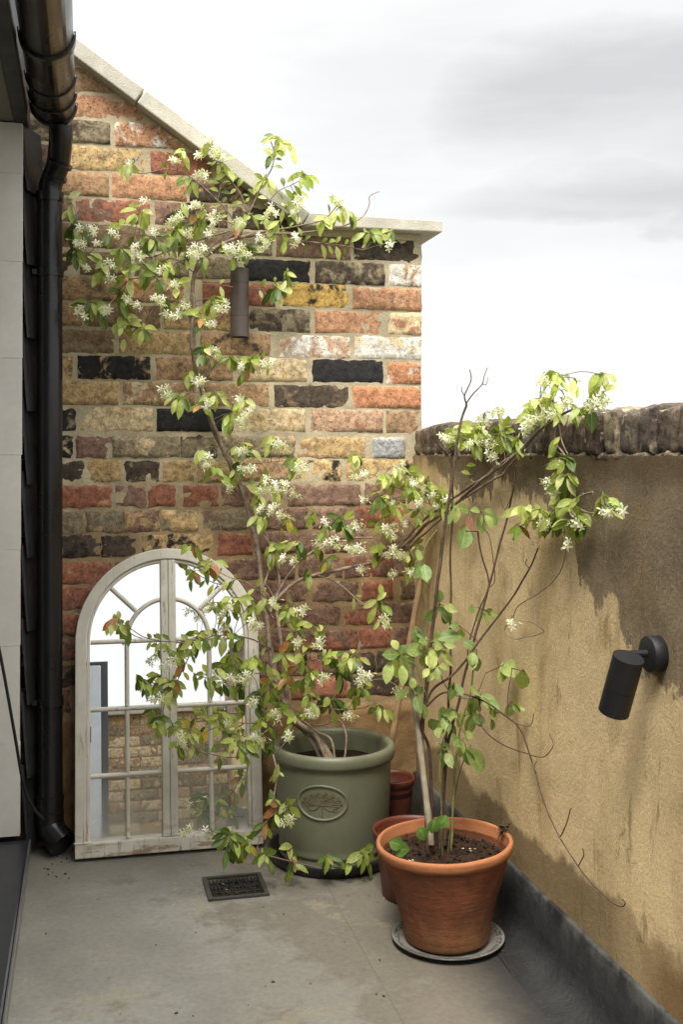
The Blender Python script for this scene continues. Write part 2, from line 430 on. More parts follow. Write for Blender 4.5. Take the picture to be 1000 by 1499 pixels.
def smooth_line(pts, sub=6, tens=.5):
    pts = [Vector(p) for p in pts]
    if len(pts) < 3: 
        return [pts[0].lerp(pts[-1], i / sub) for i in range(sub + 1)]
    out = []
    for i in range(len(pts) - 1):
        p0 = pts[max(i - 1, 0)]; p1 = pts[i]; p2 = pts[i + 1]; p3 = pts[min(i + 2, len(pts) - 1)]
        for k in range(sub):
            t = k / sub
            out.append(.5 * ((2 * p1) + (p2 - p0) * t + (2 * p0 - 5 * p1 + 4 * p2 - p3) * t * t + (3 * p1 - p0 - 3 * p2 + p3) * t ** 3))
    out.append(pts[-1]); return out

def tag(o, label=None, cat=None, group=None, kind=None):
    if label: o['label'] = label
    if cat: o['category'] = cat
    if group: o['group'] = group
    if kind: o['kind'] = kind
    return o
def empty(name, loc, label, cat, group=None):
    o = bpy.data.objects.new(name, None); COL.objects.link(o); o.location = loc; o.empty_display_size = .05
    return tag(o, label, cat, group)

# ------------------------------------------------------------------ setting: terrace floor, distant ground
DR = (at(303, 1300, 2.69).x, at(388, 1300, 2.69).x)
d0 = CH * F / (1316 - HZ); d1 = CH * F / (1285 - HZ)
DX0, DX1, DY0, DY1 = .31, .446, 2.625, 2.755
def floor_pos(px, py):
    d = CH * F / (py - HZ); u = (px - 500) / F
    return Vector(((SA + u * CA) * d, (CA - u * SA) * d, 0))
q = [floor_pos(*p) for p in ((309, 1315), (388, 1312), (303, 1287), (377, 1284))]
DX0, DX1 = (q[0].x + q[2].x) / 2, (q[1].x + q[3].x) / 2
DY0, DY1 = (q[0].y + q[1].y) / 2, (q[2].y + q[3].y) / 2
XH = -.15
fl = MB()
xs = [XH - .3, DX0, DX1, XR + .03]; ys = [-1.75, DY0, DY1, YB + .1]
for i in range(3):
    for j in range(3):
        if i == 1 and j == 1: continue
        fl.add([(xs[i], ys[j], 0), (xs[i + 1], ys[j], 0), (xs[i + 1], ys[j + 1], 0), (xs[i], ys[j + 1], 0)], [(0, 1, 2, 3)], smooth=False)
fl.add([(DX0, DY0, 0), (DX1, DY0, 0), (DX1, DY1, 0), (DX0, DY1, 0), (DX0, DY0, -.06), (DX1, DY0, -.06), (DX1, DY1, -.06), (DX0, DY1, -.06)],
       [(0, 1, 5, 4), (1, 2, 6, 5), (2, 3, 7, 6), (3, 0, 4, 7), (4, 5, 6, 7)], smooth=False)
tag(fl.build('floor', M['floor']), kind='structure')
gr = MB(); gr.add([(-300, -300, -8), (300, -300, -8), (300, 300, -8), (-300, 300, -8)], [(0, 1, 2, 3)])
tag(gr.build('ground', M['ground']), kind='structure')

# ------------------------------------------------------------------ gable brick wall
PAL = dict(Y=(192, 156, 96), P=(212, 184, 132), B=(132, 104, 74), E=(142, 126, 94), D=(82, 68, 54), K=(46, 44, 43), O=(192, 134, 90),
           Q=(200, 128, 80), R=(164, 96, 68), M=(138, 102, 82), W=(224, 216, 198), G=(170, 170, 168), S=(196, 154, 116), L=(206, 160, 66), T=(172, 132, 88))
ROWS = {
 13: "60 164 TB4", 12: "60 214 OT3", 11: "60 160 ED5 168 268 OW5", 10: "55 100 B 105 213 YB4 221 310 RO3",
 9: "60 158 TO4 164 272 OT2 278 362 DT5", 8: "60 104 B 110 218 RM5 227 332 MK5 340 395 DM4 402 440 D",
 7: "60 108 BD5 114 216 BE5 224 290 BE4 300 398 EB4 405 512 MB6 519 617 DK4",
 6: "60 110 DT4 118 190 BY4 197 275 EB4 285 348 EB4 358 453 KD2 462 562 DE6 570 617 WT5",
 5: "60 172 TB5 178 270 TR5 297 402 RO3 411 510 LK5 517 617 OS3",
 4: "60 118 TB4 125 233 BT4 240 340 YT3 364 453 ED6 462 562 OR2 569 616 PO5",
 3: "60 165 BE5 175 281 YT5 294 395 TD5 405 512 SW6 520 616 WP5",
 2: "60 106 YB5 114 219 KY4 229 340 TB5 352 448 PY4 458 560 KD1 568 615 QW3",
 1: "60 172 YT4 180 285 TP5 300 393 TY4 402 509 DB4 517 615 QO2",
 0: "60 110 KE3 117 222 PY4 230 340 KD2 350 446 PY5 456 560 SO4 566 614 TB5",
 -1: "60 106 KP5 112 162 MB4 165 262 EP5 264 318 ED6 325 430 EY4 436 534 YT4 546 592 GE2",
 -2: "60 122 DE4 128 175 YB3 183 232 DE4 239 284 YB2 289 345 YT3 352 424 TE4 430 499 YK5 508 603 YK4",
 -3: "60 162 RO5 168 213 MR4 218 256 RM4 268 318 RM5 324 412 MB4 421 527 MB2 535 602 MB4",
 -4: "60 124 EB4 126 179 EB4 181 232 MY5 235 288 YE4 296 360 EM4 367 450 MB3 458 515 MD3 521 601 RM4",
 -5: "60 88 D 92 146 DK4 148 197 DK4 207 310 YK5 320 368 RM3 378 470 MB3 477 550 MR3 556 602 BM4",
 -6: "60 163 RO3 170 232 RM4 240 320 MR4 330 430 MB3 438 500 MB3 505 574 MR6 578 606 MB3",
 -7: "60 136 RM3 144 250 MR4 258 350 MB4 358 418 MR4 425 522 MB4 530 573 RQ2 587 607 BM4",
 -8: "60 122 RM4 130 200 MR4 208 310 MB4 318 420 MR4 428 497 MB3 505 562 RM6 567 606 MB4",
 -9: "60 116 RM6 124 225 MB4 232 330 MR4 338 432 MB4 440 523 MR6 527 571 RQ2 577 606 MD4",
 -10: "60 110 DM4 118 220 MB3 228 330 MB3 338 412 MR3 420 500 MR6 506 548 DM4 553 606 DM4",
 -11: "60 102 RM5 110 210 MB3 218 320 MR3 328 418 MB3 426 508 RM5 513 606 DB4"}
ZROW = {-1: 1.124, -2: 1.053, -3: .981, -4: .909, -5: .838, -6: .763, -7: .691, -8: .618, -9: .546, -10: .474, -11: .401}
for i in range(0, 14): ZROW[i] = 1.2015 + .0745 * i
# slope of the gable coping (front edge traced at its overhang)
YC = YB - .05
ga, gb = at(105, 50, YC, -9), at(440, 300, YC, -9)
GS = (gb.z - ga.z) / (gb.x - ga.x)
TH = .046; CT = TH / math.cos(math.atan(GS))
ZF0, ZF1 = 1.774, 1.814
def slope_top(x): return ga.z + GS * (x - ga.x)
def roof(x): return max(ZF0, slope_top(x) - CT)
XW0, XW1 = -.9, 1.001
def brick_faces(mb, x0, x1, z0, z1, yf, b1, b2, amt, seed, lump, clip=None, axis='y', jag=.0035, flip=1):
    """one brick front: an uneven grid with a rounded, broken rim that dips into the mortar"""
    nx = max(6, int((x1 - x0) / .011)); nz = 7
    def pos(i, n_, span):
        b_ = .0028 / span
        return 0. if i == 0 else 1. if i == n_ else b_ + (1 - 2 * b_) * (i - 1) / (n_ - 2)
    vs, rim = [], []
    proud = U(.0015, .0042) ; tilt = U(-.002, .002)
    sd = Vector((seed * 50, seed * 31, 0))
    for j in range(nz + 1):
        for i in range(nx + 1):
            u, v = pos(i, nx, x1 - x0), pos(j, nz, z1 - z0)
            x = x0 + (x1 - x0) * u; z = z0 + (z1 - z0) * v
            e = min(i, nx - i, j, nz - j)
            nn = noise.noise(Vector((x * 55, z * 55, 0)) + sd); n3 = noise.noise(Vector((x * 130, z * 130, 4)) + sd)
            if i in (0, 1, nx - 1, nx): x += jag * (nn + .6 * n3) + (.004 if i == 0 else -.004) * (1 if j in (0, nz) else 0)
            if j in (0, 1, nz - 1, nz): z += jag * (nn + .7 * n3) + (.003 if j == 0 else -.003) * (1 if i in (0, nx) else 0)
            y = yf - (proud + tilt * (u - .5) * 2 + lump * (nn * .5 + n3 * .4)) if e > 0 else yf + .0004
            if e == 1: y += .0008
            if clip: z = min(z, clip(x) - .004)
            vs.append((x, y, z)); rim.append(1. if e == 0 else (.55 if e == 1 else 0.))
    fs = [(j * (nx + 1) + i, j * (nx + 1) + i + 1, (j + 1) * (nx + 1) + i + 1, (j + 1) * (nx + 1) + i) for j in range(nz) for i in range(nx)]
    if axis == 'x': vs = [(flip * y, x, z) for x, y, z in vs]
    mb.add(vs, fs, b1[:3] + (seed,), b2[:3] + (amt,), rim)
def desat(c, k=.76):
    m_ = .35 * c[0] + .5 * c[1] + .15 * c[2]; return tuple(m_ + (x - m_) * k for x in c)
wall = MB(); mort = MB()
BK = 1.05
for i, spec in ROWS.items():
    t = spec.split(); zc = ZROW[i]; hh = .0340 if i >= 0 else .0316
    for k in range(0, len(t), 3):
        a, b, code = float(t[k]), float(t[k + 1]), t[k + 2]
        x0, x1 = xw(a - 1.2), xw(b + 1.2)
        x1 = min(x1, XW1 + .001)
        v = U(.9, 1.1); low = 1. if i >= -5 else .95
        b1 = C(*desat(PAL[code[0]]), BK * v * low); b2 = C(*desat(PAL[code[1]]), BK * low) if len(code) > 1 else b1
        amt = int(code[2]) / 10 if len(code) > 2 else .2
        if a <= 60: x0 -= .12
        if min(roof(x0), roof(x1)) < zc - hh + .01 and max(roof(x0), roof(x1)) < zc - hh + .02: continue
        dz = U(-.0015, .0015)
        brick_faces(wall, x0, x1, zc - hh + dz, zc + hh + dz + U(-.002, .002), YB, b1, b2, amt, rnd(), .0022 if i >= 0 else .0055, roof, jag=.003 if i >= 0 else .0062)
# end face of the wall (right hand): bricks turning the corner
for i in range(-1, 8):
    brick_faces(wall, YB + .005, YB + (.10 if i % 2 else .21), ZROW[i] - .0325, ZROW[i] + .0325, -XW1, C(*PAL[random.choice('OTYBS')], BK), C(*PAL['T'], BK), .4, rnd(), .004, axis='x', flip=-1)
# mortar body: front sheet with slight unevenness, then sides, top and back
cols = [XW0 + (XW1 - XW0) * k / 150 for k in range(151)]
nz = 150; vs = []; fs = []
for x in cols:
    top = roof(x)
    for j in range(nz + 1):
        z = top * j / nz
        dy = .0022 * noise.noise(Vector((x * 38, z * 38, 1))) + (.004 * noise.noise(Vector((x * 16, z * 16, 5))) if z < 1.1 else 0)
        if z < .335: dy -= .014                           # cement plinth stands proud of the bricks
        vs.append((x, YB + dy, z))
for a in range(150):
    for j in range(nz):
        p0 = a * (nz + 1) + j
        fs.append((p0, p0 + nz + 1, p0 + nz + 2, p0 + 1))
mort.add(vs, fs)
poly = [(XW0, 0), (XW1, 0), (XW1, roof(XW1)), (gb.x + .0, ZF0), (XW0, roof(XW0))]
n = len(poly)
mort.add([(x, YB + .01, z) for x, z in poly] + [(x, YB + .23, z) for x, z in poly],
         [(4, 3, 2, 1, 0)[::-1] if False else tuple(range(2 * n - 1, n - 1, -1))] + [(k, k + n, (k + 1) % n + n, (k + 1) % n) for k in range(n)], smooth=False)
gw = mort.build('brick_wall', M['mortar'])
tag(gw, 'old multicoloured stock brick gable wall with sloping stone coping, behind the arched mirror', 'brick wall')
wall.build('brickwork', M['brick'], gw, attrs=True)
def coping(poly, name='coping_stone', y0=None, y1=None):
    b = MB(); b.prism(poly, YC if y0 is None else y0, YB + .28 if y1 is None else y1)
    return b.build(name, M['concrete'], gw, bevel=.004)
# flat coping and two lengths of the sloping one
fx = ga.x + (ZF1 - ga.z) / GS            # where the slope meets the flat top
fxb = ga.x + (ZF0 - ga.z + CT) / GS
coping([(fxb + .0005, ZF0), (XW1 + .052, ZF0), (XW1 + .052, ZF1 - .004), (fx + .0008, ZF1)])
jx = at(212, 128, YC, -9).x
def sl(x0, x1, end=None):
    nx_, nz_ = math.sin(math.atan(GS)) * TH, -math.cos(math.atan(GS)) * TH
    return [(x0 + nx_ * .0, slope_top(x0)), (x0 + nx_, slope_top(x0) + nz_), (x1 + nx_, slope_top(x1) + nz_), (x1, slope_top(x1))][::-1]
coping(sl(jx + .0035, fx)); coping(sl(jx - .62, jx - .0015))
# thin bed of mortar under the coping
b = MB(); b.prism([(fxb, ZF0 - .02), (XW1 - .006, ZF0 - .02), (XW1 - .006, ZF0 - .0008), (fxb, ZF0 - .0008)], YB - .006, YB + .03)
b.build('mortar_bed', M['mortar'], gw)

# ------------------------------------------------------------------ rendered parapet on the right
rw = MB(); ZT = 1.098; YN = -1.75
ny, nzr = 240, 70; vs = []; fs = []
for i in range(ny + 1):
    y = YN + (YB + .005 - YN) * i / ny
    for j in range(nzr + 1):
        z = ZT * j / nzr
        dx = .0035 * noise.noise(Vector((y * 5, z * 5, 2))) + .0012 * noise.noise(Vector((y * 24, z * 24, 2)))
        if j > nzr - 3: dx += .006 * (j - nzr + 3) / 3
        vs.append((XR - dx if True else 0, y, z))
for i in range(ny):
    for j in range(nzr):
        p0 = i * (nzr + 1) + j
        fs.append((p0, p0 + 1, p0 + nzr + 2, p0 + nzr + 1))
rw.add(vs, fs)
rw.add([(XR + .01, YN, 0), (XR + .01, YB, 0), (XR + .24, YB, 0), (XR + .24, YN, 0), (XR + .01, YN, ZT), (XR + .01, YB, ZT), (XR + .24, YB, ZT), (XR + .24, YN, ZT)],
       [(4, 5, 6, 7), (1, 2, 6, 5), (2, 3, 7, 6), (3, 0, 4, 7)], smooth=False)
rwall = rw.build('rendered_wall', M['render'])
tag(rwall, 'tan rendered parapet wall with black algae stains and a brick on edge coping', 'rendered wall')
cp = MB(); y = YB - .012; 
def loose_brick(mb, x0, x1, y0, y1, z0, z1, b1, b2, amt, seed):
    nx_, ny_, nz_ = 8, 6, 8
    pts = {}; vs = []; rim = []
    sd = Vector((seed * 40, 3, seed * 11))
    def V(i, j, k):
        if (i, j, k) in pts: return pts[(i, j, k)]
        u, v, w = i / nx_ * 2 - 1, j / ny_ * 2 - 1, k / nz_ * 2 - 1
        def rr(t): return math.copysign(abs(t) ** 1.0, t)
        x = (x0 + x1) / 2 + (x1 - x0) / 2 * u; yy = (y0 + y1) / 2 + (y1 - y0) / 2 * v; z = (z0 + z1) / 2 + (z1 - z0) / 2 * w
        p = Vector((x, yy, z)); c = Vector(((x0 + x1) / 2, (y0 + y1) / 2, (z0 + z1) / 2))
        ext = sum(1 for t in (u, v, w) if abs(t) > .99)
        if ext >= 2: p -= Vector((math.copysign((.006 if abs(u) > .99 else 0), u), math.copysign(.003 if abs(v) > .99 else 0, v), math.copysign(.006 if abs(w) > .99 else 0, w)))
        p += noise.noise_vector(p * 42 + sd) * .0055 + noise.noise_vector(p * 120 + sd) * .003
        pts[(i, j, k)] = len(vs); vs.append(p); rim.append(.8 if ext >= 2 else .2); return pts[(i, j, k)]
    fs = []
    for i in range(nx_):
        for j in range(ny_):
            fs.append((V(i, j, nz_), V(i + 1, j, nz_), V(i + 1, j + 1, nz_), V(i, j + 1, nz_)))
    for k in range(nz_):
        for j in range(ny_): fs.append((V(0, j, k), V(0, j, k + 1), V(0, j + 1, k + 1), V(0, j + 1, k)))
        for i in range(nx_):
            fs.append((V(i, 0, k), V(i + 1, 0, k), V(i + 1, 0, k + 1), V(i, 0, k + 1)))
            fs.append((V(i, ny_, k), V(i, ny_, k + 1), V(i + 1, ny_, k + 1), V(i + 1, ny_, k)))
        for j in range(ny_): fs.append((V(nx_, j, k), V(nx_, j + 1, k), V(nx_, j + 1, k + 1), V(nx_, j, k + 1)))
    mb.add(vs, fs, b1[:3] + (seed,), b2[:3] + (amt,), rim)
while y > YN + .08:
    w = U(.060, .068)
    b1 = C(*random.choice([(100, 88, 74), (90, 80, 70), (110, 94, 78), (98, 82, 72), (108, 84, 72), (96, 88, 76)]), .95)
    x0 = XR - U(.002, .012)
    loose_brick(cp, x0, XR + .235, y - w, y, ZT - .004, 1.186 + U(-.006, .006), b1, C(*random.choice([(64, 58, 50), (140, 128, 104), (76, 66, 54)])), U(.3, .7), rnd())
    y -= w + U(.002, .006)
cp.build('brick_coping', M['brick'], rwall, attrs=True)
b = MB(); b.box((XR + .012, YN + .02, ZT - .002), (XR + .225, YB - .02, 1.17)); b.build('coping_mortar', M['mortar'], rwall)
# ragged mortar fillet that runs under the coping bricks
b = MB(); L_ = []
for i in range(220):
    yy = YN + .02 + (YB - .03 - YN) * i / 219
    L_.append((XR + .004 + .003 * noise.noise(Vector((yy * 30, 0, 0))), yy, ZT - .002 + .006 * noise.noise(Vector((yy * 22, 3, 0)))))
b.tube(L_, [.009 + .004 * noise.noise(Vector((p[1] * 40, 9, 0))) for p in L_], 8); b.build('mortar_fillet', M['brick'], rwall, attrs=False)
m2, nt2, p2, _o = mat('dirty_fillet'); p2.inputs['Base Color'].default_value = C(96, 82, 62); p2.inputs['Roughness'].default_value = .95
g2 = G(nt2); g2.put(p2.inputs['Base Color'], g2.mix(g2.step(g2.noise(g2.obj(), 40, 8, .7), .4, .62), C(62, 54, 44), C(136, 120, 92)))
g2.put(p2.inputs['Normal'], g2.bump(g2.noise(g2.obj(), 90, 5), .9, .008))
rwall.children[-1].data.materials[0] = m2
# dark membrane upstand with a coved foot
up = MB(); prof = [(XR + .0, .139), (XR - .007, .139), (XR - .010, .134), (XR - .010, .098), (XR - .0135, .094), (XR - .015, .05), (XR - .022, .028), (XR - .040, .011), (XR - .075, .0035), (XR - .10, .0006), (XR - .105, -.002)]
vs = []; fs = []; k = len(prof); NU = 120
for i in range(NU + 1):
    yy = YN + (YB - .016 - YN) * i / NU
    for j, (x, z) in enumerate(prof): vs.append((x + (.0015 * noise.noise(Vector((yy * 12, j, 0))) if j > 1 else 0), yy, z + (.003 * noise.noise(Vector((yy * 6, 1, 0))) if j < 4 else 0)))
fs = [(i * k + j, i * k + j + 1, (i + 1) * k + j + 1, (i + 1) * k + j) for i in range(NU) for j in range(k - 1)]
up.add(vs, fs); up.build('upstand', M['upstand'], rwall)

# ------------------------------------------------------------------ house side on the left
hy = 3.08
hs = empty('house_facade', (-.3, 2.0, 0), 'house side with pale stacked panels, black slates and dark sill at the left edge', 'house')
h = MB(); h.box((-1.2, hy + .02, 0), (-.19, YB - .002, 2.0)); h.box((-1.2, -1.75, 2.0), (-.56, YB - .002, 2.35)); h.build('wall', M['fascia'], hs)
zs = [0.073, .322, .585, .845, 1.10, 1.361, 1.622, 1.86, 1.997]
for i in range(len(zs) - 1):
    b = MB(); o_ = .0035 * (i % 2) ; xr = -.1735 + U(-.002, .002) + .0008 * i
    b.box((-.62, hy - .004 - .003 * (len(zs) - i) * .4, zs[i] + .0004), (xr, hy + .019, zs[i + 1] - .0004)); b.build('cladding_panel', M['zinc'], hs, bevel=.0008)
# slates hung on the short return, each course lapping the one below
sx0, sy0, sx1, sy1 = -.171, hy + .0, -.128, YB - .004
for i in range(10):
    z0 = .02 + i * .2; z1 = z0 + .235; b = MB()
    lo, hi = .016, .004
    if z1 > 2.0: z1 = 2.0
    vs = [(sx0 + lo + .006, sy0 + .012, z0), (sx1 + lo, sy1, z0 - .0), (sx1 + hi, sy1, z1), (sx0 + hi, sy0 + .012, z1)]
    vs += [(x - .007, y, z) for x, y, z in vs]
    b.add(vs, [(0, 1, 2, 3), (7, 6, 5, 4), (0, 4, 5, 1), (3, 2, 6, 7), (0, 3, 7, 4), (1, 5, 6, 2)], smooth=False)
    b.build('slate', M['slate'], hs)
b = MB(); b.box((-.62, -1.75, 0.001), (XH, hy - .012, .062)); b.build('door_sill', M['sill'], hs, bevel=.006)
b = MB(); b.box((XH + .0005, -1.75, .028), (XH + .006, hy - .014, .0625)); b.build('sill_trim', M['alu'], hs, bevel=.001)
b = MB(); b.box((-.60, -1.75, .062), (-.57, hy - .03, 1.99)); b.build('door_glass', M['glass'], hs)
for yy in (-1.7, -.1, 1.5, 3.0):
    b = MB(); b.box((-.585, yy, .0625), (-.53, yy + .05, 1.985)); b.build('door_frame', M['fascia'], hs)
b = MB(); b.box((-.189, -1.75, 1.998), (-.152, YB - .01, 2.19)); b.build('fascia_board', M['fascia'], hs, bevel=.003)
b = MB(); b.box((-.62, -1.75, 2.001), (-.1895, YB - .01, 2.02)); b.build('soffit', M['soffit'], hs)
b = MB(); b.prism([(-.13, 2.155), (-1.5, 2.52), (-1.5, 2.47), (-.16, 2.12)], -1.75, YB + .2); b.build('roof', M['slate'], hs)

# gutter
gx, gz, gr_ = -.085, 2.045, .058
gt = empty('gutter', (gx, 1.5, gz), 'black half round gutter under the eaves at the top left', 'gutter')
b = MB(); ring = []
for k in range(19):
    a = math.pi + math.pi * k / 18; ring.append((gx + gr_ * math.cos(a), gz + gr_ * math.sin(a)))
ring2 = [(gx + (gr_ - .004) * math.cos(math.pi + math.pi * k / 18), gz + (gr_ - .004) * math.sin(math.pi + math.pi * k / 18)) for k in range(18, -1, -1)]
b.prism(ring + ring2, -1.75, 3.06, smooth=True); b.build('trough', M['gutter'], gt)
b = MB(); b.prism(ring, 3.0605, 3.066); b.build('end_cap', M['black'], gt)
for yy, w in ((3.03, .025), (2.93, .014), (2.80, .012), (2.52, .05), (1.9, .05)):
    rg = [(gx + (gr_ + .006) * math.cos(math.pi + math.pi * k / 18), gz + .004 + (gr_ + .006) * math.sin(math.pi + math.pi * k / 18)) for k in range(19)]
    rh = [(gx + (gr_ + .0008) * math.cos(math.pi + math.pi * k / 18), gz + .004 + (gr_ + .0008) * math.sin(math.pi + math.pi * k / 18)) for k in range(18, -1, -1)]
    b = MB(); b.prism(rg + rh, yy, yy + w, smooth=True); b.build('gutter_bracket', M['black'], gt)

# downpipe
pcx, pcy = -.0966, 3.128
dp = empty('downpipe', (pcx, pcy, 0), 'black plastic rainwater downpipe in the corner between brick wall and slates', 'downpipe')
b = MB(); b.tube([(pcx, pcy, .12), (pcx, pcy, 1.0), (pcx, pcy, 1.80)], .034, 36); b.build('pipe', M['black'], dp)
b = MB(); b.tube(smooth_line([(pcx, pcy, 1.79), (pcx + .002, pcy, 1.845), (pcx + .022, pcy - .02, 1.90), (pcx + .03, pcy - .06, 1.955), (pcx + .03, pcy - .075, 1.995)], 6), .0315, 32); b.build('swan_neck', M['black'], dp)
for z, r, hh in ((1.80, .0372, .026), (1.865, .0335, .007), (1.893, .0335, .007)):
    b = MB()
    if z < 1.85: b.tube([(pcx, pcy, z), (pcx, pcy, z + hh)], r, 32)
    else: b.tube([(pcx + .012 + (z - 1.865) * .5, pcy - .012 - (z - 1.865) * .9, z), (pcx + .015 + (z - 1.865) * .5, pcy - .016 - (z - 1.865) * .9, z + hh)], r + .001, 32)
    b.build('collar', M['black'], dp)
for z in (1.593, .408):
    b = MB(); b.tube([(pcx, pcy, z), (pcx, pcy, z + .022)], .0375, 32)
    b.box((pcx - .045, pcy + .005, z + .002), (pcx - .0355, YB - .02, z + .020)); b.box((pcx - .047, pcy - .015, z + .004), (pcx + .02, pcy - .004, z + .018))
    b.build('pipe_bracket', M['black'], dp)
for z in (.108, .150):
    b = MB(); b.tube([(pcx, pcy, z), (pcx, pcy, z + .008)], .0382, 32); b.build('collar', M['black'], dp)
b = MB(); b.tube(smooth_line([(pcx, pcy, .16), (pcx, pcy, .09), (pcx + .008, pcy - .012, .062), (pcx + .036, pcy - .045, .034)], 5), [.037] * 16, 28)
b.build('shoe', M['black'], dp)
# cable hanging by the panels
cb = MB(); cb.tube(smooth_line([Vector((-.40, 3.05, 1.99)), Vector((-.385, 3.03, 1.6)), at(-62, 560, 2.96), at(-38, 760, 2.92), at(-14, 890, 2.9), at(3, 975, 2.9), at(20, 1070, 2.92), at(34, 1150, 2.95), at(48, 1182, 2.98), at(63, 1199, 3.0)], 6), .0042, 8)
tag(cb.build('cable', M['rubber']), 'thin black cable hanging down across the pale panels to the downpipe foot', 'cable')

# ------------------------------------------------------------------ drain
dr = empty('floor_drain', ((DX0 + DX1) / 2, (DY0 + DY1) / 2, 0), 'small square cast iron drain grate set in the grey floor', 'drain')
b = MB(); w = .011
for a0, a1 in (((DX0 - w, DY0 - w), (DX1 + w, DY0)), ((DX0 - w, DY1), (DX1 + w, DY1 + w)), ((DX0 - w, DY0 + .0002), (DX0, DY1 - .0002)), ((DX1, DY0 + .0002), (DX1 + w, DY1 - .0002))):
    b.box((a0[0], a0[1], .0005), (a1[0], a1[1], .006))
b.build('frame', M['ironframe'], dr)
b = MB(); cx_, cy_ = (DX0 + DX1) / 2, (DY0 + DY1) / 2
for k in range(13):
    x = DX0 + .006 + (DX1 - DX0 - .012) * k / 12
    for s_ in (0, 1):
        dx = .012 if k % 2 == s_ else -.004
        b.tube([(x, DY0 if s_ == 0 else cy_, -.004), (x + dx * .4, (DY0 + cy_) / 2 if s_ == 0 else (DY1 + cy_) / 2, -.004), (x, cy_ if s_ == 0 else DY1, -.004)], .0021, 5)
for k in range(4):
    yy = DY0 + (DY1 - DY0) * (k + .5) / 4; b.tube([(DX0, yy, -.005), (DX1, yy, -.005)], .0026, 5)
b.build('grate', M['iron'], dr)
b = MB()
for k in range(26):
    p = Vector((U(DX0 + .01, DX1 - .01), U(DY0 + .01, DY1 - .01), U(-.006, .0)))
    a = U(0, 6.3); L_ = U(.01, .035); b.tube([p, p + Vector((math.cos(a) * L_, math.sin(a) * L_, U(-.002, .003)))], U(.0006, .0014), 4)
b.build('caught_twigs', M['deadleaf'], dr)['kind'] = 'stuff'

# ------------------------------------------------------------------ arched mirror
YM = 3.03; bl = at(109, 1250, YM, -9); br = at(386, 1240, YM, -9); bl.z = br.z = 0
MW = (br - bl).length; dirx = (br - bl).normalized(); inw = Vector((-dirx.y, dirx.x, 0))
MH = .833; lean = R(9.1)
mo = empty('arched_mirror', (bl.x, bl.y, 0), 'arched window mirror in a weathered cream wooden frame leaning on the brick wall', 'mirror')
mo.matrix_world = Matrix(((dirx.x, inw.x * math.cos(lean), -inw.x * math.sin(lean) * -1, bl.x), (dirx.y, inw.y * math.cos(lean), inw.y * math.sin(lean), bl.y), (0, -math.sin(lean), math.cos(lean), 0.0), (0, 0, 0, 1)))
mo.location.z = .010
HW = MW / 2; SP = MH - HW
def mpart(mb, name, material, bevel=0.):
    o = mb.build(name, material, None, bevel=bevel); o.parent = mo; return o
def arch_loop(r, base=0., x0=None, n=40, side=None):
    pts = [(HW - r, base), (HW - r, SP)] if side is None else []
    for k in range(1, n): 
        a = math.pi - math.pi * k / n; pts.append((HW + r * math.cos(a), SP + r * math.sin(a)))
    return pts + [(HW + r, SP), (HW + r, base)]
def arch_frame(r_out, r_in, y0, y1, base=.0):
    b = MB(); o1, i1 = arch_loop(r_out, base), arch_loop(r_in, base); n = len(o1)
    vs = [(x, y0, z) for x, z in o1] + [(x, y0, z) for x, z in i1] + [(x, y1, z) for x, z in o1] + [(x, y1, z) for x, z in i1]
    fs = []
    for k in range(n - 1):
        fs += [(k, k + 1, n + k + 1, n + k)[::-1], (2 * n + k, 2 * n + k + 1, 3 * n + k + 1, 3 * n + k), (k, k + 1, 2 * n + k + 1, 2 * n + k), (n + k, n + k + 1, 3 * n + k + 1, 3 * n + k)[::-1]]
    fs += [(0, n, 3 * n, 2 * n), (n - 1, 2 * n - 1, 4 * n - 1, 3 * n - 1)[::-1]]
    b.add(vs, fs, smooth=False); return b
FW = .030
f = arch_frame(HW, HW - FW, 0, .030, .0395); f.box((0, 0, 0), (MW, .030, .039))
mpart(f, 'frame', M['paint'], .003)
mpart(arch_frame(HW - FW - .0005, HW - FW - .010, .0065, .026, .0395), 'inner_bead', M['paint'], .003)
gl = MB(); lp = arch_loop(HW - .012, .02); gl.add([(x, .022, z) for x, z in lp], [tuple(range(len(lp)))[::-1]], smooth=False)
mpart(gl, 'mirror_glass', M['mirror'])
bk = MB(); lp = arch_loop(HW - .006, .006); bk.prism(lp, .0232, .029); mpart(bk, 'backing_board', M['soffit'])
# two meeting stiles down the middle
for s_ in (0, 1):
    b = MB(); b.box((HW - .0215 + s_ * .0218, .003, .0398), (HW - .0005 + s_ * .0218, .0215, MH - FW - .001)); mpart(b, 'meeting_stile', M['paint'], .003)
def bar(p, q, w=.0125, y0=.0085):
    b = MB(); p, q = Vector((p[0], 0, p[1])), Vector((q[0], 0, q[1])); t = (q - p).normalized(); s_ = Vector((-t.z, 0, t.x))
    prof = [(-w / 2, .0215), (-w / 2, y0 + .006), (-w / 4, y0 + .001), (0, y0), (w / 4, y0 + .001), (w / 2, y0 + .006), (w / 2, .0215)]
    vs = [p + s_ * a + Vector((0, y, 0)) for a, y in prof] + [q + s_ * a + Vector((0, y, 0)) for a, y in prof]; n = len(prof)
    b.add(vs, [(k, k + 1, n + k + 1, n + k) for k in range(n - 1)] + [tuple(range(n))[::-1], tuple(range(n, 2 * n))], smooth=False)
    return mpart(b, 'glazing_bar', M['paint'])
def px_z(py): return (1250 - py) / (1250 - 808) * MH
zr = [.0395, px_z(1138), px_z(1043), px_z(945)]
xi0, xi1 = FW + .0115, HW - .022
for s_ in (0, 1):
    a, b_ = (xi0, xi1) if s_ == 0 else (MW - xi1, MW - xi0)
    for z in zr[1:]: bar((a, z), (b_, z))
    xm = (a + b_) / 2 + (.003 if s_ == 0 else -.003)
    for k in range(3): bar((xm, zr[k] + .006), (xm, zr[k + 1] - .0065))
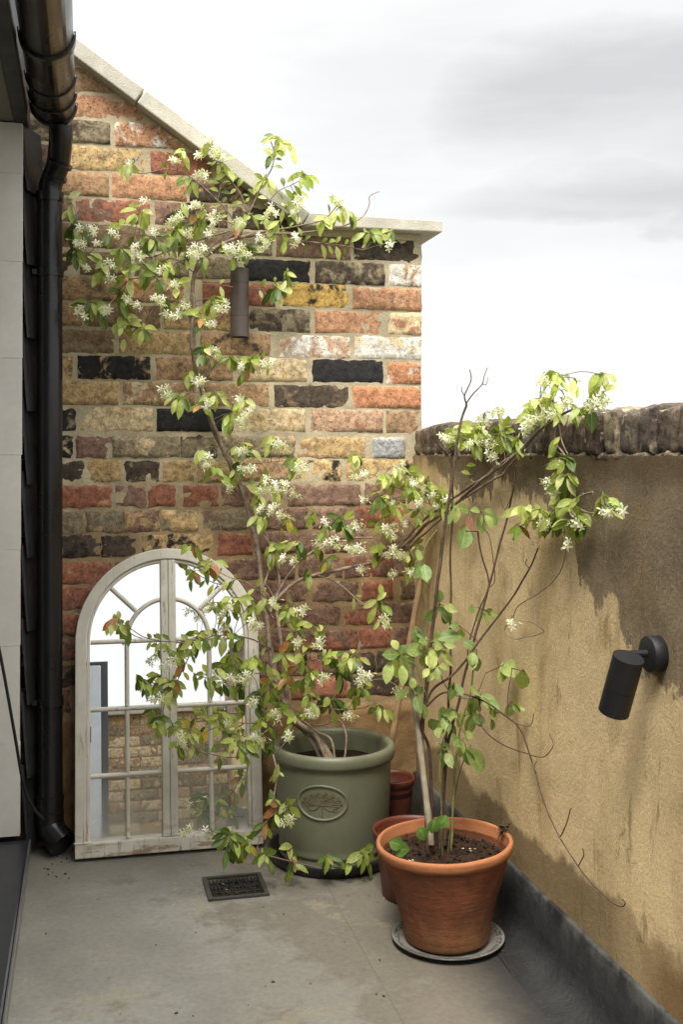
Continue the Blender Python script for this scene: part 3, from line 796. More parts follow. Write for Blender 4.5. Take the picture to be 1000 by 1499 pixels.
zsp = zr[3]; rin = HW - FW - .010
ri = HW - (xi0 + xi1) / 2 - .003
for s_ in (-1, 1):
    arc = []
    for k in range(15):
        a = math.pi / 2 + s_ * (math.radians(11) + math.radians(79) * k / 14); arc.append((HW + ri * math.cos(a), zsp + ri * math.sin(a)))
    b = MB(); w = .0125; prof = [(-w / 2, .0215), (-w / 2, .0145), (-w / 4, .0095), (0, .0085), (w / 4, .0095), (w / 2, .0145), (w / 2, .0215)]; n = len(prof)
    vs = []
    for k, (x, z) in enumerate(arc):
        rd = Vector((x - HW, 0, z - zsp)).normalized(); vs += [Vector((x, 0, z)) + rd * q_ + Vector((0, y, 0)) for q_, y in prof]
    fs = [(k * n + j, k * n + j + 1, (k + 1) * n + j + 1, (k + 1) * n + j) for k in range(14) for j in range(n - 1)]
    if s_ > 0: fs = [f_[::-1] for f_ in fs]
    b.add(vs, fs); mpart(b, 'glazing_bar', M['paint'])
    a = math.pi / 2 + s_ * math.radians(47)
    bar((HW + (ri + .007) * math.cos(a), zsp + (ri + .007) * math.sin(a)), (HW + (rin + .001) * math.cos(a), zsp + (rin + .003) * math.sin(a)))

# ------------------------------------------------------------------ what stands behind the camera (seen in the mirror)
YBK = -1.72
bw = MB(); bm = MB(); zt = .80
bm.box((-.62, YBK - .22, 0), (XR + .24, YBK, zt))
ow = bm.build('brick_wall', M['mortar']); tag(ow, 'low yellow stock brick end wall with flat stone coping, seen only in the mirror', 'brick wall')
for r_ in range(11):
    z0 = .006 + r_ * .0725; x = -.3 - (.11 if r_ % 2 else 0)
    while x < XR - .02:
        x1 = min(x + .215, XR - .004)
        c_ = random.choice('PYPEPETES'); v = len(bw.v)
        brick_faces(bw, x, x1, z0, z0 + .065, 0, C(*desat(PAL[c_], .7), 1.15), C(*desat(PAL[random.choice('YPEE')], .7), 1.1), .4, rnd(), .004)
        for k in range(v, len(bw.v)): bw.v[k] = (bw.v[k][0], YBK - bw.v[k][1], bw.v[k][2])
        x = x1 + .01
bw.build('brickwork', M['brick'], ow, attrs=True)
b = MB(); b.box((-.62, YBK - .27, zt + .001), (XR - .01, YBK + .045, zt + .05)); b.build('coping_stone', M['concrete'], ow, bevel=.005)
cbn = empty('storage_cabinet', (0, -1.45, 0), 'pale blue cabinet in a dark grey frame, seen only in the mirror', 'cabinet')
b = MB(); b.box((-.10, -1.66, .004), (.10, -1.30, 1.10)); b.build('body', M['palebox'], cbn, bevel=.006)
b = MB(); b.box((.101, -1.66, .004), (.145, -1.30, 1.125)); b.box((-.10, -1.66, 1.101), (.1005, -1.30, 1.125)); b.build('frame', M['darkgrey'], cbn, bevel=.003)
b = MB(); b.tube([(.03, -1.292, .60), (.03, -1.292, .70)], .006, 8); b.build('handle', M['alu'], cbn)

# ------------------------------------------------------------------ wall lamps
p = at(350.5, 441, YB - .055, -9); r_ = .0268; dL = YB - .055
wl = empty('wall_lamp', (p.x, p.y, p.z), 'brown cylindrical up and down wall light fixed to the brick wall', 'wall lamp')
zt0, zt1 = at(350, 492, dL - r_).z, at(350, 391, dL - r_).z
b = MB()
for za, zb in ((zt0, zt0 + .060), (zt0 + .0608, zt1 - .0425), (zt1 - .0417, zt1)):
    b.lathe([(r_, za), (r_, zb)], p.x, p.y, 48)
    b.lathe([(r_, zb), (r_ - .003, zb)], p.x, p.y, 48); b.lathe([(r_ - .003, za), (r_, za)], p.x, p.y, 48)
b.lathe([(r_ - .003, zt0), (r_ - .003, zt1)], p.x, p.y, 48); b.lathe([(.0005, zt0 + .012), (r_ - .003, zt0 + .012)], p.x, p.y, 48); b.lathe([(r_ - .003, zt1 - .012), (.0005, zt1 - .012)], p.x, p.y, 48)
b.build('lamp_body', M['bronze'], wl)
b = MB(); b.box((p.x - .017, p.y + r_ - .004, zt0 + .05), (p.x + .017, YB + .004, zt1 - .05)); b.build('mounting_bracket', M['bronze'], wl, bevel=.002)
# black adjustable spot on the parapet
c0 = atX(957, 957, XR - .012)
sp = empty('spot_lamp', (XR, c0.y, c0.z), 'black adjustable spotlight with round backplate on the tan rendered wall', 'wall lamp')
b = MB(); 
def cyl_x(mb, cx, cy, cz, r, x0, x1, n=40):
    prof = [(0.0003, x0), (r - .0015, x0), (r, x0 + .0015), (r, x1 - .001), (r - .001, x1)]
    vs = []; k = len(prof)
    for i in range(n):
        a = 2 * math.pi * i / n
        vs += [(x, cy + q_ * math.cos(a), cz + q_ * math.sin(a)) for q_, x in prof]
    mb.add(vs, [(i * k + j, i * k + j + 1, ((i + 1) % n) * k + j + 1, ((i + 1) % n) * k + j) for i in range(n) for j in range(k - 1)], smooth=True)
cyl_x(b, 0, c0.y, c0.z, .0315, XR - .024, XR + .002); b.build('backplate', M['lampblack'], sp)
b = MB(); b.tube([(XR - .0225, c0.y + .002, c0.z + .0005), (XR - .062, c0.y + .002, c0.z + .0005)], .0068, 20); cyl_x(b, 0, c0.y + .002, c0.z + .0005, .0072, XR - .074, XR - .0625, 24); b.build('arm', M['lampblack'], sp)
top = Vector((XR - .066, c0.y + .008, c0.z - .002)) ; 
ht = at(921, 966, c0.y + .0); hb = at(901, 1040, c0.y + .0)
sX = XR - .070
ht = atX(921, 962, sX - .004); hb = atX(899, 1042, sX - .014)
ax = (hb - ht).normalized(); Lh = (hb - ht).length
b = MB(); rh = .0268
b.tube([ht, ht + ax * (Lh * .56)], rh, 48); b.tube([ht + ax * (Lh * .56 - .001), ht + ax * (Lh * .56 + .0018)], rh - .0008, 48); b.tube([ht + ax * (Lh * .56 + .0008), hb], rh, 48)
for k, sm in enumerate(b.smooth):
    if len(b.f[k]) > 4: b.smooth[k] = False
b.build('lamp_head', M['lampblack'], sp)

# ------------------------------------------------------------------ pots
gd = 3.0; gu = (488 - 500) / F
GX, GY = (SA + gu * CA) * gd, (CA - gu * SA) * gd
sau = MB(); sau.lathe([(.0004, .008), (.13, .008), (.152, .010), (.166, .030), (.172, .034), (.178, .033), (.180, .026), (.172, .004), (.150, .0012), (.0004, .0012)], 0, 0, 80)
so = sau.build('plant_saucer', M['darkplastic']); so.location = (GX, GY, 0)
tag(so, 'large black plastic saucer under the sage green pot', 'plant saucer')
gp = empty('plant_pot', (GX, GY, .0085), 'large sage green glazed pot with an oval flower emblem on its front', 'plant pot')
ZP = .0085; rt = .163
prof = [(.0004, 0), (.135, 0), (.143, .003), (.1475, .010), (.148, .018), (.1455, .023), (.1455, .027), (.149, .031), (.150, .037), (.148, .042), (.150, .055), (.1555, .15), (.1575, .235), (.159, .262), (.1600, .267), (.1665, .269), (.1695, .277), (.1695, .292), (.167, .301), (.160, .305), (.1515, .303), (.1475, .297), (.1455, .285), (.140, .12), (.138, .10)]
b = MB(); b.lathe(prof, GX, GY, 96)
for i, v in enumerate(b.v): b.v[i] = (v[0], v[1], v[2] + ZP)
b.build('body', M['green'], gp)
b = MB()
def soil_disc(cx, cy, z, r, amp, seed, n=40, m=14):
    mb = MB(); vs = [(cx, cy, z + amp * noise.noise(Vector((seed, 1, 1))))]; fs = []
    for i in range(1, m + 1):
        for k in range(n):
            a = 2 * math.pi * k / n; q_ = r * i / m; x, y = cx + q_ * math.cos(a), cy + q_ * math.sin(a)
            vs.append((x, y, z + amp * (noise.noise(Vector((x * 22 + seed, y * 22, 0))) + .6 * noise.noise(Vector((x * 70 + seed, y * 70, 3))))))
    for k in range(n): fs.append((0, 1 + k, 1 + (k + 1) % n))
    for i in range(1, m):
        for k in range(n):
            p0 = 1 + (i - 1) * n; p1 = 1 + i * n; fs.append((p0 + k, p1 + k, p1 + (k + 1) % n, p0 + (k + 1) % n))
    mb.add(vs, fs); return mb
soil_disc(GX, GY, ZP + .245, .1440, .006, 3).build('soil', M['darksoil'], gp)
# oval emblem on the front: raised ring, inset field and an umbel flower in relief
ec = at(470, 1177, GY - .15); ea = math.atan2(ec.y - GY, ec.x - GX); ez = ec.z
def on_pot(s_, t, h_):
    """s_ along the pot's girth, t up, h_ out of the surface"""
    z = ez + t - ZP; rr_ = .150 + (.1555 - .150) * (z - .055) / .095 if z < .15 else .1555 + .002 * (z - .15) / .085
    a = ea + s_ / .155
    return Vector((GX + (rr_ + h_) * math.cos(a), GY + (rr_ + h_) * math.sin(a), ez + t))
b = MB(); EW, EH = .066, .0445
b.tube([on_pot(EW * math.cos(2 * math.pi * k / 64), EH * math.sin(2 * math.pi * k / 64), .001) for k in range(65)], .0034, 10, cap=False)
b.build('emblem_ring', M['green'], gp)
emb = plain('emblem_bronze_glaze', C(104, 96, 66), .5, var=.15, vscale=40)
b = MB(); b.tube([on_pot(.002 * math.sin(k * .5), -.036 + .036 * k / 8, .001) for k in range(9)], .0012, 6)
for k in range(17):
    a = math.radians(-4 + 188 * k / 16); ex, ez_ = .050 * math.cos(a), .030 * math.sin(a); q_ = .80 + .2 * (k % 2)
    line = [on_pot(ex * q_ * t / 5, -.006 + ez_ * q_ * (t / 5) ** .85, .001) for t in range(6)]
    b.tube(line, .0010, 5)
    for j in range(7):
        aa = a + math.radians(-105 + 35 * j); r0 = .0062
        b.tube([line[-1], on_pot(ex * q_ + r0 * math.cos(aa), -.006 + ez_ * q_ + r0 * math.sin(aa), .0014)], .0008, 5)
for s_ in (-1, 1):
    b.tube([on_pot(s_ * (.004 + .030 * t / 8), -.008 - .012 * math.sin(t / 8 * 2.4), .001) for t in range(9)], .0010, 5)
    for j in range(8):
        aa = j * .8; b.tube([on_pot(s_ * .034 + .005 * math.cos(aa), -.018 + .005 * math.sin(aa), .001), on_pot(s_ * .034 + .005 * math.cos(aa + .8), -.018 + .005 * math.sin(aa + .8), .001)], .0010, 5)
b.build('emblem_flower', emb, gp)

# terracotta pot on its patterned plate
td = 2.475
def flo(px, d): 
    u = (px - 500) / F; return (SA + u * CA) * d, (CA - u * SA) * d
TX, TY = flo(656, td)
b = MB(); b.lathe([(.0004, .004), (.085, .004), (.098, .006), (.112, .011), (.1265, .016), (.1285, .0155), (.1285, .0135), (.112, .007), (.09, .0012), (.0004, .0012)], 0, 0, 80)
pl = b.build('plate', M['plate']); pl.location = (TX, TY, 0); tag(pl, 'pale patterned plate with a dark rim used as saucer under the terracotta pot', 'plate')
tp = empty('plant_pot', (TX, TY, .0065), 'weathered terracotta pot with a bright orange rim standing on a plate', 'plant pot')
prof = [(.0004, 0), (.088, 0), (.0945, .004), (.0975, .010), (.102, .04), (.118, .105), (.1345, .160), (.1450, .194), (.1462, .198), (.1515, .1995), (.1538, .2025), (.1555, .214), (.1545, .2185), (.1515, .2205), (.1485, .2212), (.1462, .2200), (.1450, .216), (.1410, .19), (.128, .15), (.126, .14)]
b = MB(); b.lathe(prof, 0, 0, 96, wob=.022)
body = b.build('body', M['terracotta'], None); body.parent = tp
tilt = Matrix.Rotation(R(1.6), 4, 'Y')
body.rotation_euler = (R(-.3), R(-2.2), 0); body.location = (-.001, 0, .003)
ZS = .0065 + .188
soil_mb = soil_disc(TX - .006, TY, ZS, .1375, .012, 9)
b = soil_mb
for k in range(230):
    a = U(0, 6.28); q_ = .125 * math.sqrt(rnd()); s_ = U(.002, .007)
    c_ = Vector((TX - .006 + q_ * math.cos(a), TY + q_ * math.sin(a), ZS + U(.0, .012)))
    vs = [c_ + Vector((s_ * U(.6, 1.2) * i, s_ * U(.6, 1.2) * j, s_ * U(.5, 1.) * kk)) for i, j, kk in ((1, 0, 0), (-1, 0, 0), (0, 1, 0), (0, -1, 0), (0, 0, 1), (0, 0, -1))]
    b.add(vs, [(0, 2, 4), (2, 1, 4), (1, 3, 4), (3, 0, 4), (2, 0, 5), (1, 2, 5), (3, 1, 5), (0, 3, 5)], smooth=False)
b.build('soil', M['soil'], tp)
b = MB()
for k in range(18):
    if k == 14: b.build('grit', M['stone'], tp); b = MB()
    c_ = at(U(578, 606), U(1226, 1243), TY - .05) if k < 14 else at(U(672, 700), U(1211, 1225), TY - .01)
    s_ = U(.002, .0045); c_.z = ZS + U(.008, .016)
    vs = [c_ + Vector((s_ * U(.7, 1.5) * i, s_ * U(.6, 1.2) * j, s_ * .6 * kk)) for i, j, kk in ((1, 0, 0), (-1, 0, 0), (0, 1, 0), (0, -1, 0), (0, 0, 1), (0, 0, -1))]
    b.add(vs, [(0, 2, 4), (2, 1, 4), (1, 3, 4), (3, 0, 4), (2, 0, 5), (1, 2, 5), (3, 1, 5), (0, 3, 5)], smooth=False)
b.build('grit', M['stone'], tp)
# dried flower head leaning over the rim
b = MB(); c_ = at(738, 1212, TY + .0)
for k in range(60):
    d_ = Vector((U(-1, 1), U(-1, 1), U(-.8, 1))).normalized(); b.tube([c_, c_ + d_ * U(.006, .019)], [.0006, .0018], 4)
b.tube([c_, c_ + Vector((-.02, .0, -.03))], .0012, 5)
b.build('dried_flower', M['deadleaf'], tp)

def small_pot(px, d, r, hgt, label, seed):
    X_, Y_ = flo(px, d); e = empty('nursery_pot', (X_, Y_, 0), label, 'plant pot')
    mb = MB(); mb.lathe([(.0004, .0012), (r * .72, .0012), (r * .76, .006), (r * .92, hgt - .028), (r * .925, hgt - .022), (r * .985, hgt - .020), (r, hgt - .004), (r * .99, hgt), (r * .955, hgt - .001), (r * .93, hgt - .01), (r * .90, hgt - .05), (r * .6, hgt - .055)], X_, Y_, 56)
    mb.build('body', M['brownpot'], e); soil_disc(X_, Y_, hgt - .035, r * .915, .008, seed).build('soil', M['darksoil'], e)
small_pot(606, 2.735, .104, .166, 'wide red brown plastic pot tucked behind the terracotta pot', 4)
small_pot(574, 3.165, .066, .17, 'slim red brown plastic pot in the corner behind the green pot', 8)

# canes
b = MB(); pa, pb = at(564, 1102, 2.99), at(621, 822, 3.08); pa.z -= .07
pts = [pa.lerp(pb, k / 16) for k in range(17)]; b.tube(pts, [.0088 + (.0012 if k % 5 == 3 else 0) for k in range(17)], 12)
tag(b.build('garden_cane', M['cane']), 'brown wooden cane slanting out of the green pot', 'cane')
b = MB(); pa, pb = at(632, 1236, TY + .005), at(600, 964, TY + .05)
pts = [pa.lerp(pb, k / 18) for k in range(19)]; b.tube(pts, [.0072 + (.0013 if k % 6 == 3 else 0) for k in range(19)], 12)
tag(b.build('garden_cane', M['greycane']), 'pale grey bamboo cane standing in the terracotta pot', 'cane')

# ------------------------------------------------------------------ plants
LV = {'d': [(82, 106, 46), (92, 114, 50), (74, 96, 44)], 'm': [(122, 142, 58), (136, 152, 66), (112, 132, 54), (146, 158, 76)], 'l': [(168, 182, 88), (182, 190, 104), (158, 172, 80), (190, 194, 120)],
      'y': [(206, 176, 60), (196, 184, 72)], 'o': [(188, 128, 78), (172, 118, 76), (198, 144, 90)], 'r': [(196, 44, 34)], 'p': [(206, 150, 130)]}
def leaf(mb, base, tdir, length, width, col, droop=.25, fold=.18, nrm=None):
    t = Vector(tdir).normalized()
    nn = nrm or Vector((U(-.6, .6), -1 + U(-.3, .3), U(.1, .9)))
    s_ = t.cross(nn); 
    if s_.length < .1: s_ = t.cross(Vector((0, 0, 1)))
    s_.normalize(); n_ = s_.cross(t).normalized()
    prof = [0.06, .62, .98, 1.0, .72, .0]; vs = []; rim = []
    K = len(prof)
    tw = U(-.25, .25)
    for k in range(K):
        f_ = k / (K - 1); bend = droop * f_ * f_
        p_ = base + t * (length * f_ * (1 - .25 * droop * f_)) - n_ * (length * bend * .55)+ Vector((0, 0, -length * bend * .4))
        w_ = width * .5 * prof[k]; sv = (s_ * math.cos(tw * f_) + n_ * math.sin(tw * f_))
        vs += [p_ - sv * w_ + n_ * (w_ * fold * 2), p_, p_ + sv * w_ + n_ * (w_ * fold * 2)]; rim += [0., 1., 0.]
    fs = []
    for k in range(K - 1):
        fs += [(3 * k, 3 * k + 1, 3 * k + 4, 3 * k + 3), (3 * k + 1, 3 * k + 2, 3 * k + 5, 3 * k + 4)]
    mb.add(vs, fs, col, rim=rim)
def parse(txt, Y, spread=.03):
    out = []
    for w in txt.split():
        tg = ''
        while w[-1].isalpha(): tg = w[-1] + tg; w = w[:-1]
        x, y = w.split(','); out.append((float(x), float(y), tg, Y + U(-spread, spread)))
    return out
def group_pts(pts, rad):
    gs = []
    for p_ in pts:
        best = None
        for g_ in gs:
            cx, cy = sum(q_[0] for q_ in g_) / len(g_), sum(q_[1] for q_ in g_) / len(g_)
            dd = math.hypot(p_[0] - cx, p_[1] - cy)
            if dd < rad and (best is None or dd < best[0]): best = (dd, g_)
        if best: best[1].append(p_)
        else: gs.append([p_])
    return gs
WT, GTW = [], []          # stems (list of point lists) used to hang twigs on
class Plant:
    def __init__(s): s.stems = MB(); s.green = MB(); s.leaves = MB(); s.nodes = []; s.lines = []
    def stem(s, pts, r0, r1, mb=None, wig=.004, lump=.15, bare=False):
        P = []
        for q_ in pts:
            P.append(at(*q_) if len(q_) == 3 else q_[0] if len(q_) == 1 else at(*q_))
        L_ = smooth_line(P, 7)
        sd = U(0, 99)
        for k, v in enumerate(L_):
            if 0 < k < len(L_) - 1: L_[k] = v + noise.noise_vector(v * 14 + Vector((sd, 0, 0))) * wig
        n_ = len(L_)
        (mb or s.stems).tube(L_, [r0 + (r1 - r0) * k / (n_ - 1) for k in range(n_)], 8, lump=lump)
        if not bare: s.lines.append((L_, r0, r1))
        s.nodes += L_; return L_
    def near(s, p_):
        return min(s.nodes, key=lambda q_: (q_ - p_).length + (.35 * max(0, q_.z - p_.z)))
    def twig(s, p_, r=.0011, mb=None):
        q_ = s.near(p_); L_ = (q_ - p_).length
        if L_ > .30: return
        mid = p_.lerp(q_, .5) + Vector((U(-.1, .1) * L_, -.12 * L_, U(-.02, .16) * L_))
        (mb or s.stems).tube(smooth_line([q_, mid, p_], 6), [r * 1.5 - r * .7 * k / 6 for k in range(7)] if False else r, 5)
    def foliage(s, pts, rad, size=1., kinds='llmmd', asp=.37, twigs=True, rose=False):
        for g_ in group_pts(pts, rad):
            cx = sum(q_[0] for q_ in g_) / len(g_); cy = sum(q_[1] for q_ in g_) / len(g_); Y = sum(q_[3] for q_ in g_) / len(g_)
            n0 = at(cx + U(-3, 3), cy - 7, Y)
            tone = random.choice(kinds)
            if twigs: s.twig(n0)
            extra = list(g_)
            for q_ in g_:
                if rnd() < (.4 if rose else 1.1): extra.append((q_[0] + U(-11, 11), q_[1] + U(-8, 10), '' if q_[2] in ('r', 'o', 'p', 'y', 'b') or rnd() < .3 else q_[2], q_[3] + U(-.03, .03)))
            for x, y, tg, Yq in extra:
                c_ = at(x, y, Yq); c_.y += U(-.012, .012)
                v = c_ - n0; 
                if v.length < .008: v = Vector((U(-1, 1), U(-1, 0), U(-1, .2))) * .02
                L_ = size * U(.038, .056) * (1. if not rose else U(.85, 1.15))
                dirn = (v.normalized() + Vector((U(-.3, .3), U(-.55, .1), U(-.35, .15)))).normalized()
                base = c_ - dirn * (L_ * .5)
                if (base - n0).length > .022: base = n0.lerp(base, .75)
                if base.y > YB - .02: base.y = YB - .02
                if base.x > XR - .01 and base.z < 1.2: base.x = XR - .012
                if dirn.y > .05 and base.y > YB - .08: dirn.y = -dirn.y
                tip = base + dirn * L_
                if tip.x > XR - .006 and tip.z < 1.2: dirn.x = -abs(dirn.x) * .4
                k_ = tg if tg in LV else (tone if rnd() < .55 else random.choice(kinds))
                cs = random.choice(LV[k_]) if not rose else random.choice([(136, 154, 84), (156, 172, 98), (114, 136, 72), (178, 186, 110)])
                if tg == 'b': L_ *= 1.5; 
                col = C(*cs, U(.82, 1.1))
                # petiole
                if (base - n0).length > .004: s.green.tube([n0, n0.lerp(base, .5) + Vector((0, 0, .002)), base + dirn * .003], .0008, 4, cap=False)
                leaf(s.leaves, base, dirn, L_, L_ * asp * U(.85, 1.15), col, U(.05, .5), U(.06, .22))
def sprigs(s, kinds='llmm', step=.021, p=.5, size=1., rose=False):
    for L_, r0, r1 in s.lines:
        if r1 > .0017: continue
        acc = 0
        for a_, b_ in zip(L_, L_[1:]):
            acc += (b_ - a_).length
            if acc < step: continue
            acc = 0
            if rnd() > p: continue
            t = (b_ - a_).normalized(); sd = t.cross(Vector((U(-.5, .5), -1, U(-.5, .5)))).normalized()
            for sg in (-1, 1):
                if rnd() < .2: continue
                dirn = (sd * sg + t * U(.2, .7) + Vector((U(-.2, .2), U(-.6, 0), U(-.55, .15)))).normalized()
                ln = size * U(.020, .042)
                tip = b_ + dirn * (ln + .006)
                if tip.x > XR - .006 and tip.z < 1.2: dirn.x = -abs(dirn.x)
                if tip.y > YB - .012: dirn.y = -abs(dirn.y)
                s.green.tube([b_, b_ + dirn * .005], .0007, 4, cap=False)
                cs = random.choice(LV[random.choice(kinds)])
                leaf(s.leaves, b_ + dirn * .004, dirn, ln, ln * U(.34, .44), C(*cs, U(.82, 1.1)), U(.1, .6), U(.06, .22))
PET = [(238, 236, 218), (244, 242, 230), (230, 228, 200)]
def flower(mb, c_, n_, r):
    r0_ = r
    n_ = n_.normalized(); x = n_.cross(Vector((.3, .2, .9))).normalized(); y = n_.cross(x); a0 = U(0, 6.28)
    col = C(*random.choice(PET), 1.05)
    for k in range(5):
        r = r0_ * U(.78, 1.12); a = a0 + k * 2 * math.pi / 5 + U(-.12, .12); d_ = x * math.cos(a) + y * math.sin(a); s_ = -x * math.sin(a) + y * math.cos(a)
        vs = [c_ + d_ * (r * .08) - s_ * r * .07, c_ + d_ * (r * .08) + s_ * r * .07,
              c_ + d_ * (r * .6) - s_ * r * .12 + n_ * r * .05, c_ + d_ * (r * .62) + s_ * r * .22 + n_ * r * .14,
              c_ + d_ * (r * 1.02) + s_ * r * .06 - n_ * r * .08, c_ + d_ * (r * .92) + s_ * r * .30 - n_ * r * .0]
        mb.add(vs, [(0, 1, 3, 2), (2, 3, 5, 4)], col)
    mb.tube([c_ - n_ * r * .95, c_ - n_ * r * .45, c_ + n_ * .0003], [.0007, .0012, .0008], 5, c1=C(206, 208, 150, 1.))
def clusters(plant, parent, pts, rad, dens=4):
    for g_ in group_pts(pts, rad):
        mb = MB(); cx = sum(q_[0] for q_ in g_) / len(g_); cy = sum(q_[1] for q_ in g_) / len(g_); Y = sum(q_[3] for q_ in g_) / len(g_) - .034
        c0_ = at(cx, cy, Y, .045); root = c0_ + Vector((0, .018, .012)); plant.twig(root, .0009)
        for x, y, tg, Yq in g_:
            for k in range(dens):
                c_ = at(x + U(-5.5, 5.5), y + U(-5, 5), Y + U(-.012, .012), .04)
                n_ = (c_ - root) * 22 + Vector((U(-1., 1.), -.9 + U(-.4, .4), U(-.8, .7)))
                flower(mb, c_, n_, U(.0088, .0126))
                mb.tube([root, root.lerp(c_, .5) + Vector((0, 0, .002)), c_ - n_.normalized() * .009], .0005, 4, cap=False, c1=C(150, 166, 84))
            for k in range(2):     # buds
                c_ = at(x + U(-9, 9), y + U(-9, 7), Y + U(-.01, .01), .04); d_ = (c_ - root).normalized()
                mb.tube([root, c_], .0005, 4, cap=False, c1=C(150, 166, 84)); mb.tube([c_, c_ + d_ * .006, c_ + d_ * .011], [.0007, .0015, .0006], 5, c1=C(214, 214, 160))
        mb.build('flower_cluster', M['petal'], parent, attrs=True)

# ---- the climbing jasmine in the green pot
J = Plant(); W = 3.135
s0 = at(488, 1106, 2.93); s0.z = ZP + .24
base_pts = [(496, 1104, 2.90), (472, 1088, 2.93), (442, 1062, 2.97)]
def fromsoil(px, py, Y):
    p_ = at(px, py, Y); p_.z = ZP + .235; return (p_,)
main = [fromsoil(494, 1112, 2.90), (470, 1086, 2.94), (440, 1062, 2.98), (412, 1020, 3.03), (398, 960, 3.07), (388, 890, 3.10), (381, 830, W), (372, 765, W), (346, 695, W), (318, 640, W), (301, 592, W), (287, 540, W), (283, 490, W), (280, 440, W), (286, 400, W - .01), (302, 374, W - .015), (332, 354, W - .02), (372, 344, W - .03)]
J.stem(main, .0082, .0054)
J.stem([fromsoil(486, 1110, 2.89), (462, 1078, 2.92), (430, 1050, 2.96), (404, 1000, 3.03), (392, 930, 3.06), (384, 860, 3.10), (374, 790, W - .01), (352, 715, W - .008), (326, 655, W - .01), (305, 600, W - .01), (289, 548, W), (280, 500, W - .012), (284, 455, W - .008), (282, 410, W), (294, 385, W), (310, 366, W), (350, 338, W - .02)], .0074, .0048)
J.stem([fromsoil(478, 1108, 2.91), (450, 1076, 2.95), (424, 1046, 3.0), (418, 980, 3.05), (408, 920, 3.08), (402, 880, 3.1), (408, 850, 3.1), (390, 790, W), (376, 750, W - .01)], .0062, .0040)
J.stem([fromsoil(500, 1108, 2.88), (508, 1080, 2.9), (495, 1055, 2.93), (470, 1062, 2.95), (440, 1058, 2.97)], .0030, .0022)
J.stem([fromsoil(492, 1110, 2.88), (485, 1085, 2.90), (462, 1070, 2.94), (436, 1050, 2.97), (405, 1030, 2.98), (388, 990, 2.99), (380, 955, 2.99)], .0034, .0022)
J.stem([(400, 905, 3.08), (385, 870, 3.06), (398, 815, 3.1), (382, 775, W)], .0032, .0026)
# right-hand branches towards and along the parapet
J.stem([(392, 905, 3.08), (405, 878, 3.08), (440, 848, 3.1), (490, 835, 3.1), (550, 822, 3.1), (598, 792, 3.08), (632, 762, 2.99), (662, 742, 2.86), (705, 704, 2.66), (748, 672, 2.48), (790, 632, 2.30), (815, 612, 2.24)], .0056, .0034)
J.stem([(394, 895, 3.08), (420, 845, 3.1), (456, 808, 3.1), (498, 789, 3.1), (545, 787, 3.08)], .0040, .0026)
J.stem([(580, 805, 3.05), (612, 770, 3.0), (645, 742, 2.9), (690, 712, 2.72), (735, 678, 2.55), (768, 655, 2.42), (788, 634, 2.3)], .0042, .0030)
J.stem([(600, 800, 3.03), (640, 765, 2.9), (672, 735, 2.8), (720, 705, 2.62), (740, 690, 2.5), (765, 660, 2.4)], .0030, .0022)
J.stem([(460, 840, 3.1), (500, 858, 3.08), (530, 882, 3.05), (548, 890, 3.04)], .0024, .0016)
J.stem([(553, 893, 3.04), (565, 930, 3.03), (575, 955, 3.03)], .0012, .0010)
J.stem([(528, 686, 3.12), (552, 698, 3.1), (575, 712, 3.1), (600, 722, 3.08), (640, 745, 2.95)], .0018, .0013)
J.stem([(814, 614, 2.24), (835, 602, 2.17), (865, 595, 2.08), (885, 572, 2.03)], .0030, .0014)
J.stem([(800, 622, 2.25), (790, 595, 2.25), (798, 570, 2.24), (815, 552, 2.22)], .0022, .0012)
J.stem([(813, 622, 2.24), (812, 645, 2.24), (828, 668, 2.22), (826, 695, 2.2), (824, 722, 2.2), (815, 748, 2.2), (800, 762, 2.2)], .0020, .0012)
J.stem([(818, 622, 2.22), (822, 645, 2.22), (832, 665, 2.2)], .0016, .0011)
J.stem([(868, 720, 2.1), (848, 728, 2.12), (838, 742, 2.15), (842, 758, 2.15), (815, 765, 2.2), (780, 762, 2.3), (755, 770, 2.35)], .0020, .0013)
J.stem([(886, 748, 2.05), (868, 752, 2.08), (850, 745, 2.1), (840, 735, 2.12), (855, 722, 2.1)], .0015, .0012)
J.stem([(700, 712, 2.7), (688, 700, 2.72), (698, 680, 2.7), (697, 655, 2.7), (690, 640, 2.72)], .0020, .0013)
J.stem([(826, 790, 2.2), (828, 808, 2.2), (818, 842, 2.22), (785, 872, 2.3), (762, 885, 2.38), (752, 905, 2.4)], .0016, .0011, bare=True)
J.stem([(824, 722, 2.2), (826, 760, 2.2), (826, 790, 2.2)], .0015, .0013, bare=True)
J.stem([(750, 900, 2.4), (740, 922, 2.42), (752, 935, 2.4), (775, 932, 2.35), (800, 925, 2.3)], .0014, .0010, bare=True)
# top branches
J.stem([(350, 346, W - .02), (390, 338, 3.10), (430, 332, 3.09), (470, 322, 3.08), (486, 310, 3.08), (500, 292, 3.08)], .0032, .0014)
J.stem([(372, 344, W - .03), (420, 342, 3.09), (468, 338, 3.09), (505, 330, 3.08), (530, 318, 3.08), (541, 300, 3.08), (542, 288, 3.08), (556, 281, 3.07)], .0026, .0009, bare=True)
J.stem([(430, 352, 3.1), (470, 356, 3.09), (505, 360, 3.09), (532, 366, 3.09)], .0022, .0012)
J.stem([(352, 346, W - .02), (364, 312, 3.09), (384, 272, 3.08), (398, 245, 3.08), (400, 222, 3.08), (396, 206, 3.08)], .0022, .0012)
J.stem([(388, 300, 3.09), (405, 282, 3.08), (425, 272, 3.08), (446, 260, 3.08)], .0016, .0010)
J.stem([(362, 312, 3.1), (352, 285, 3.1), (336, 262, 3.1), (320, 240, 3.1), (308, 214, 3.09)], .0022, .0012)
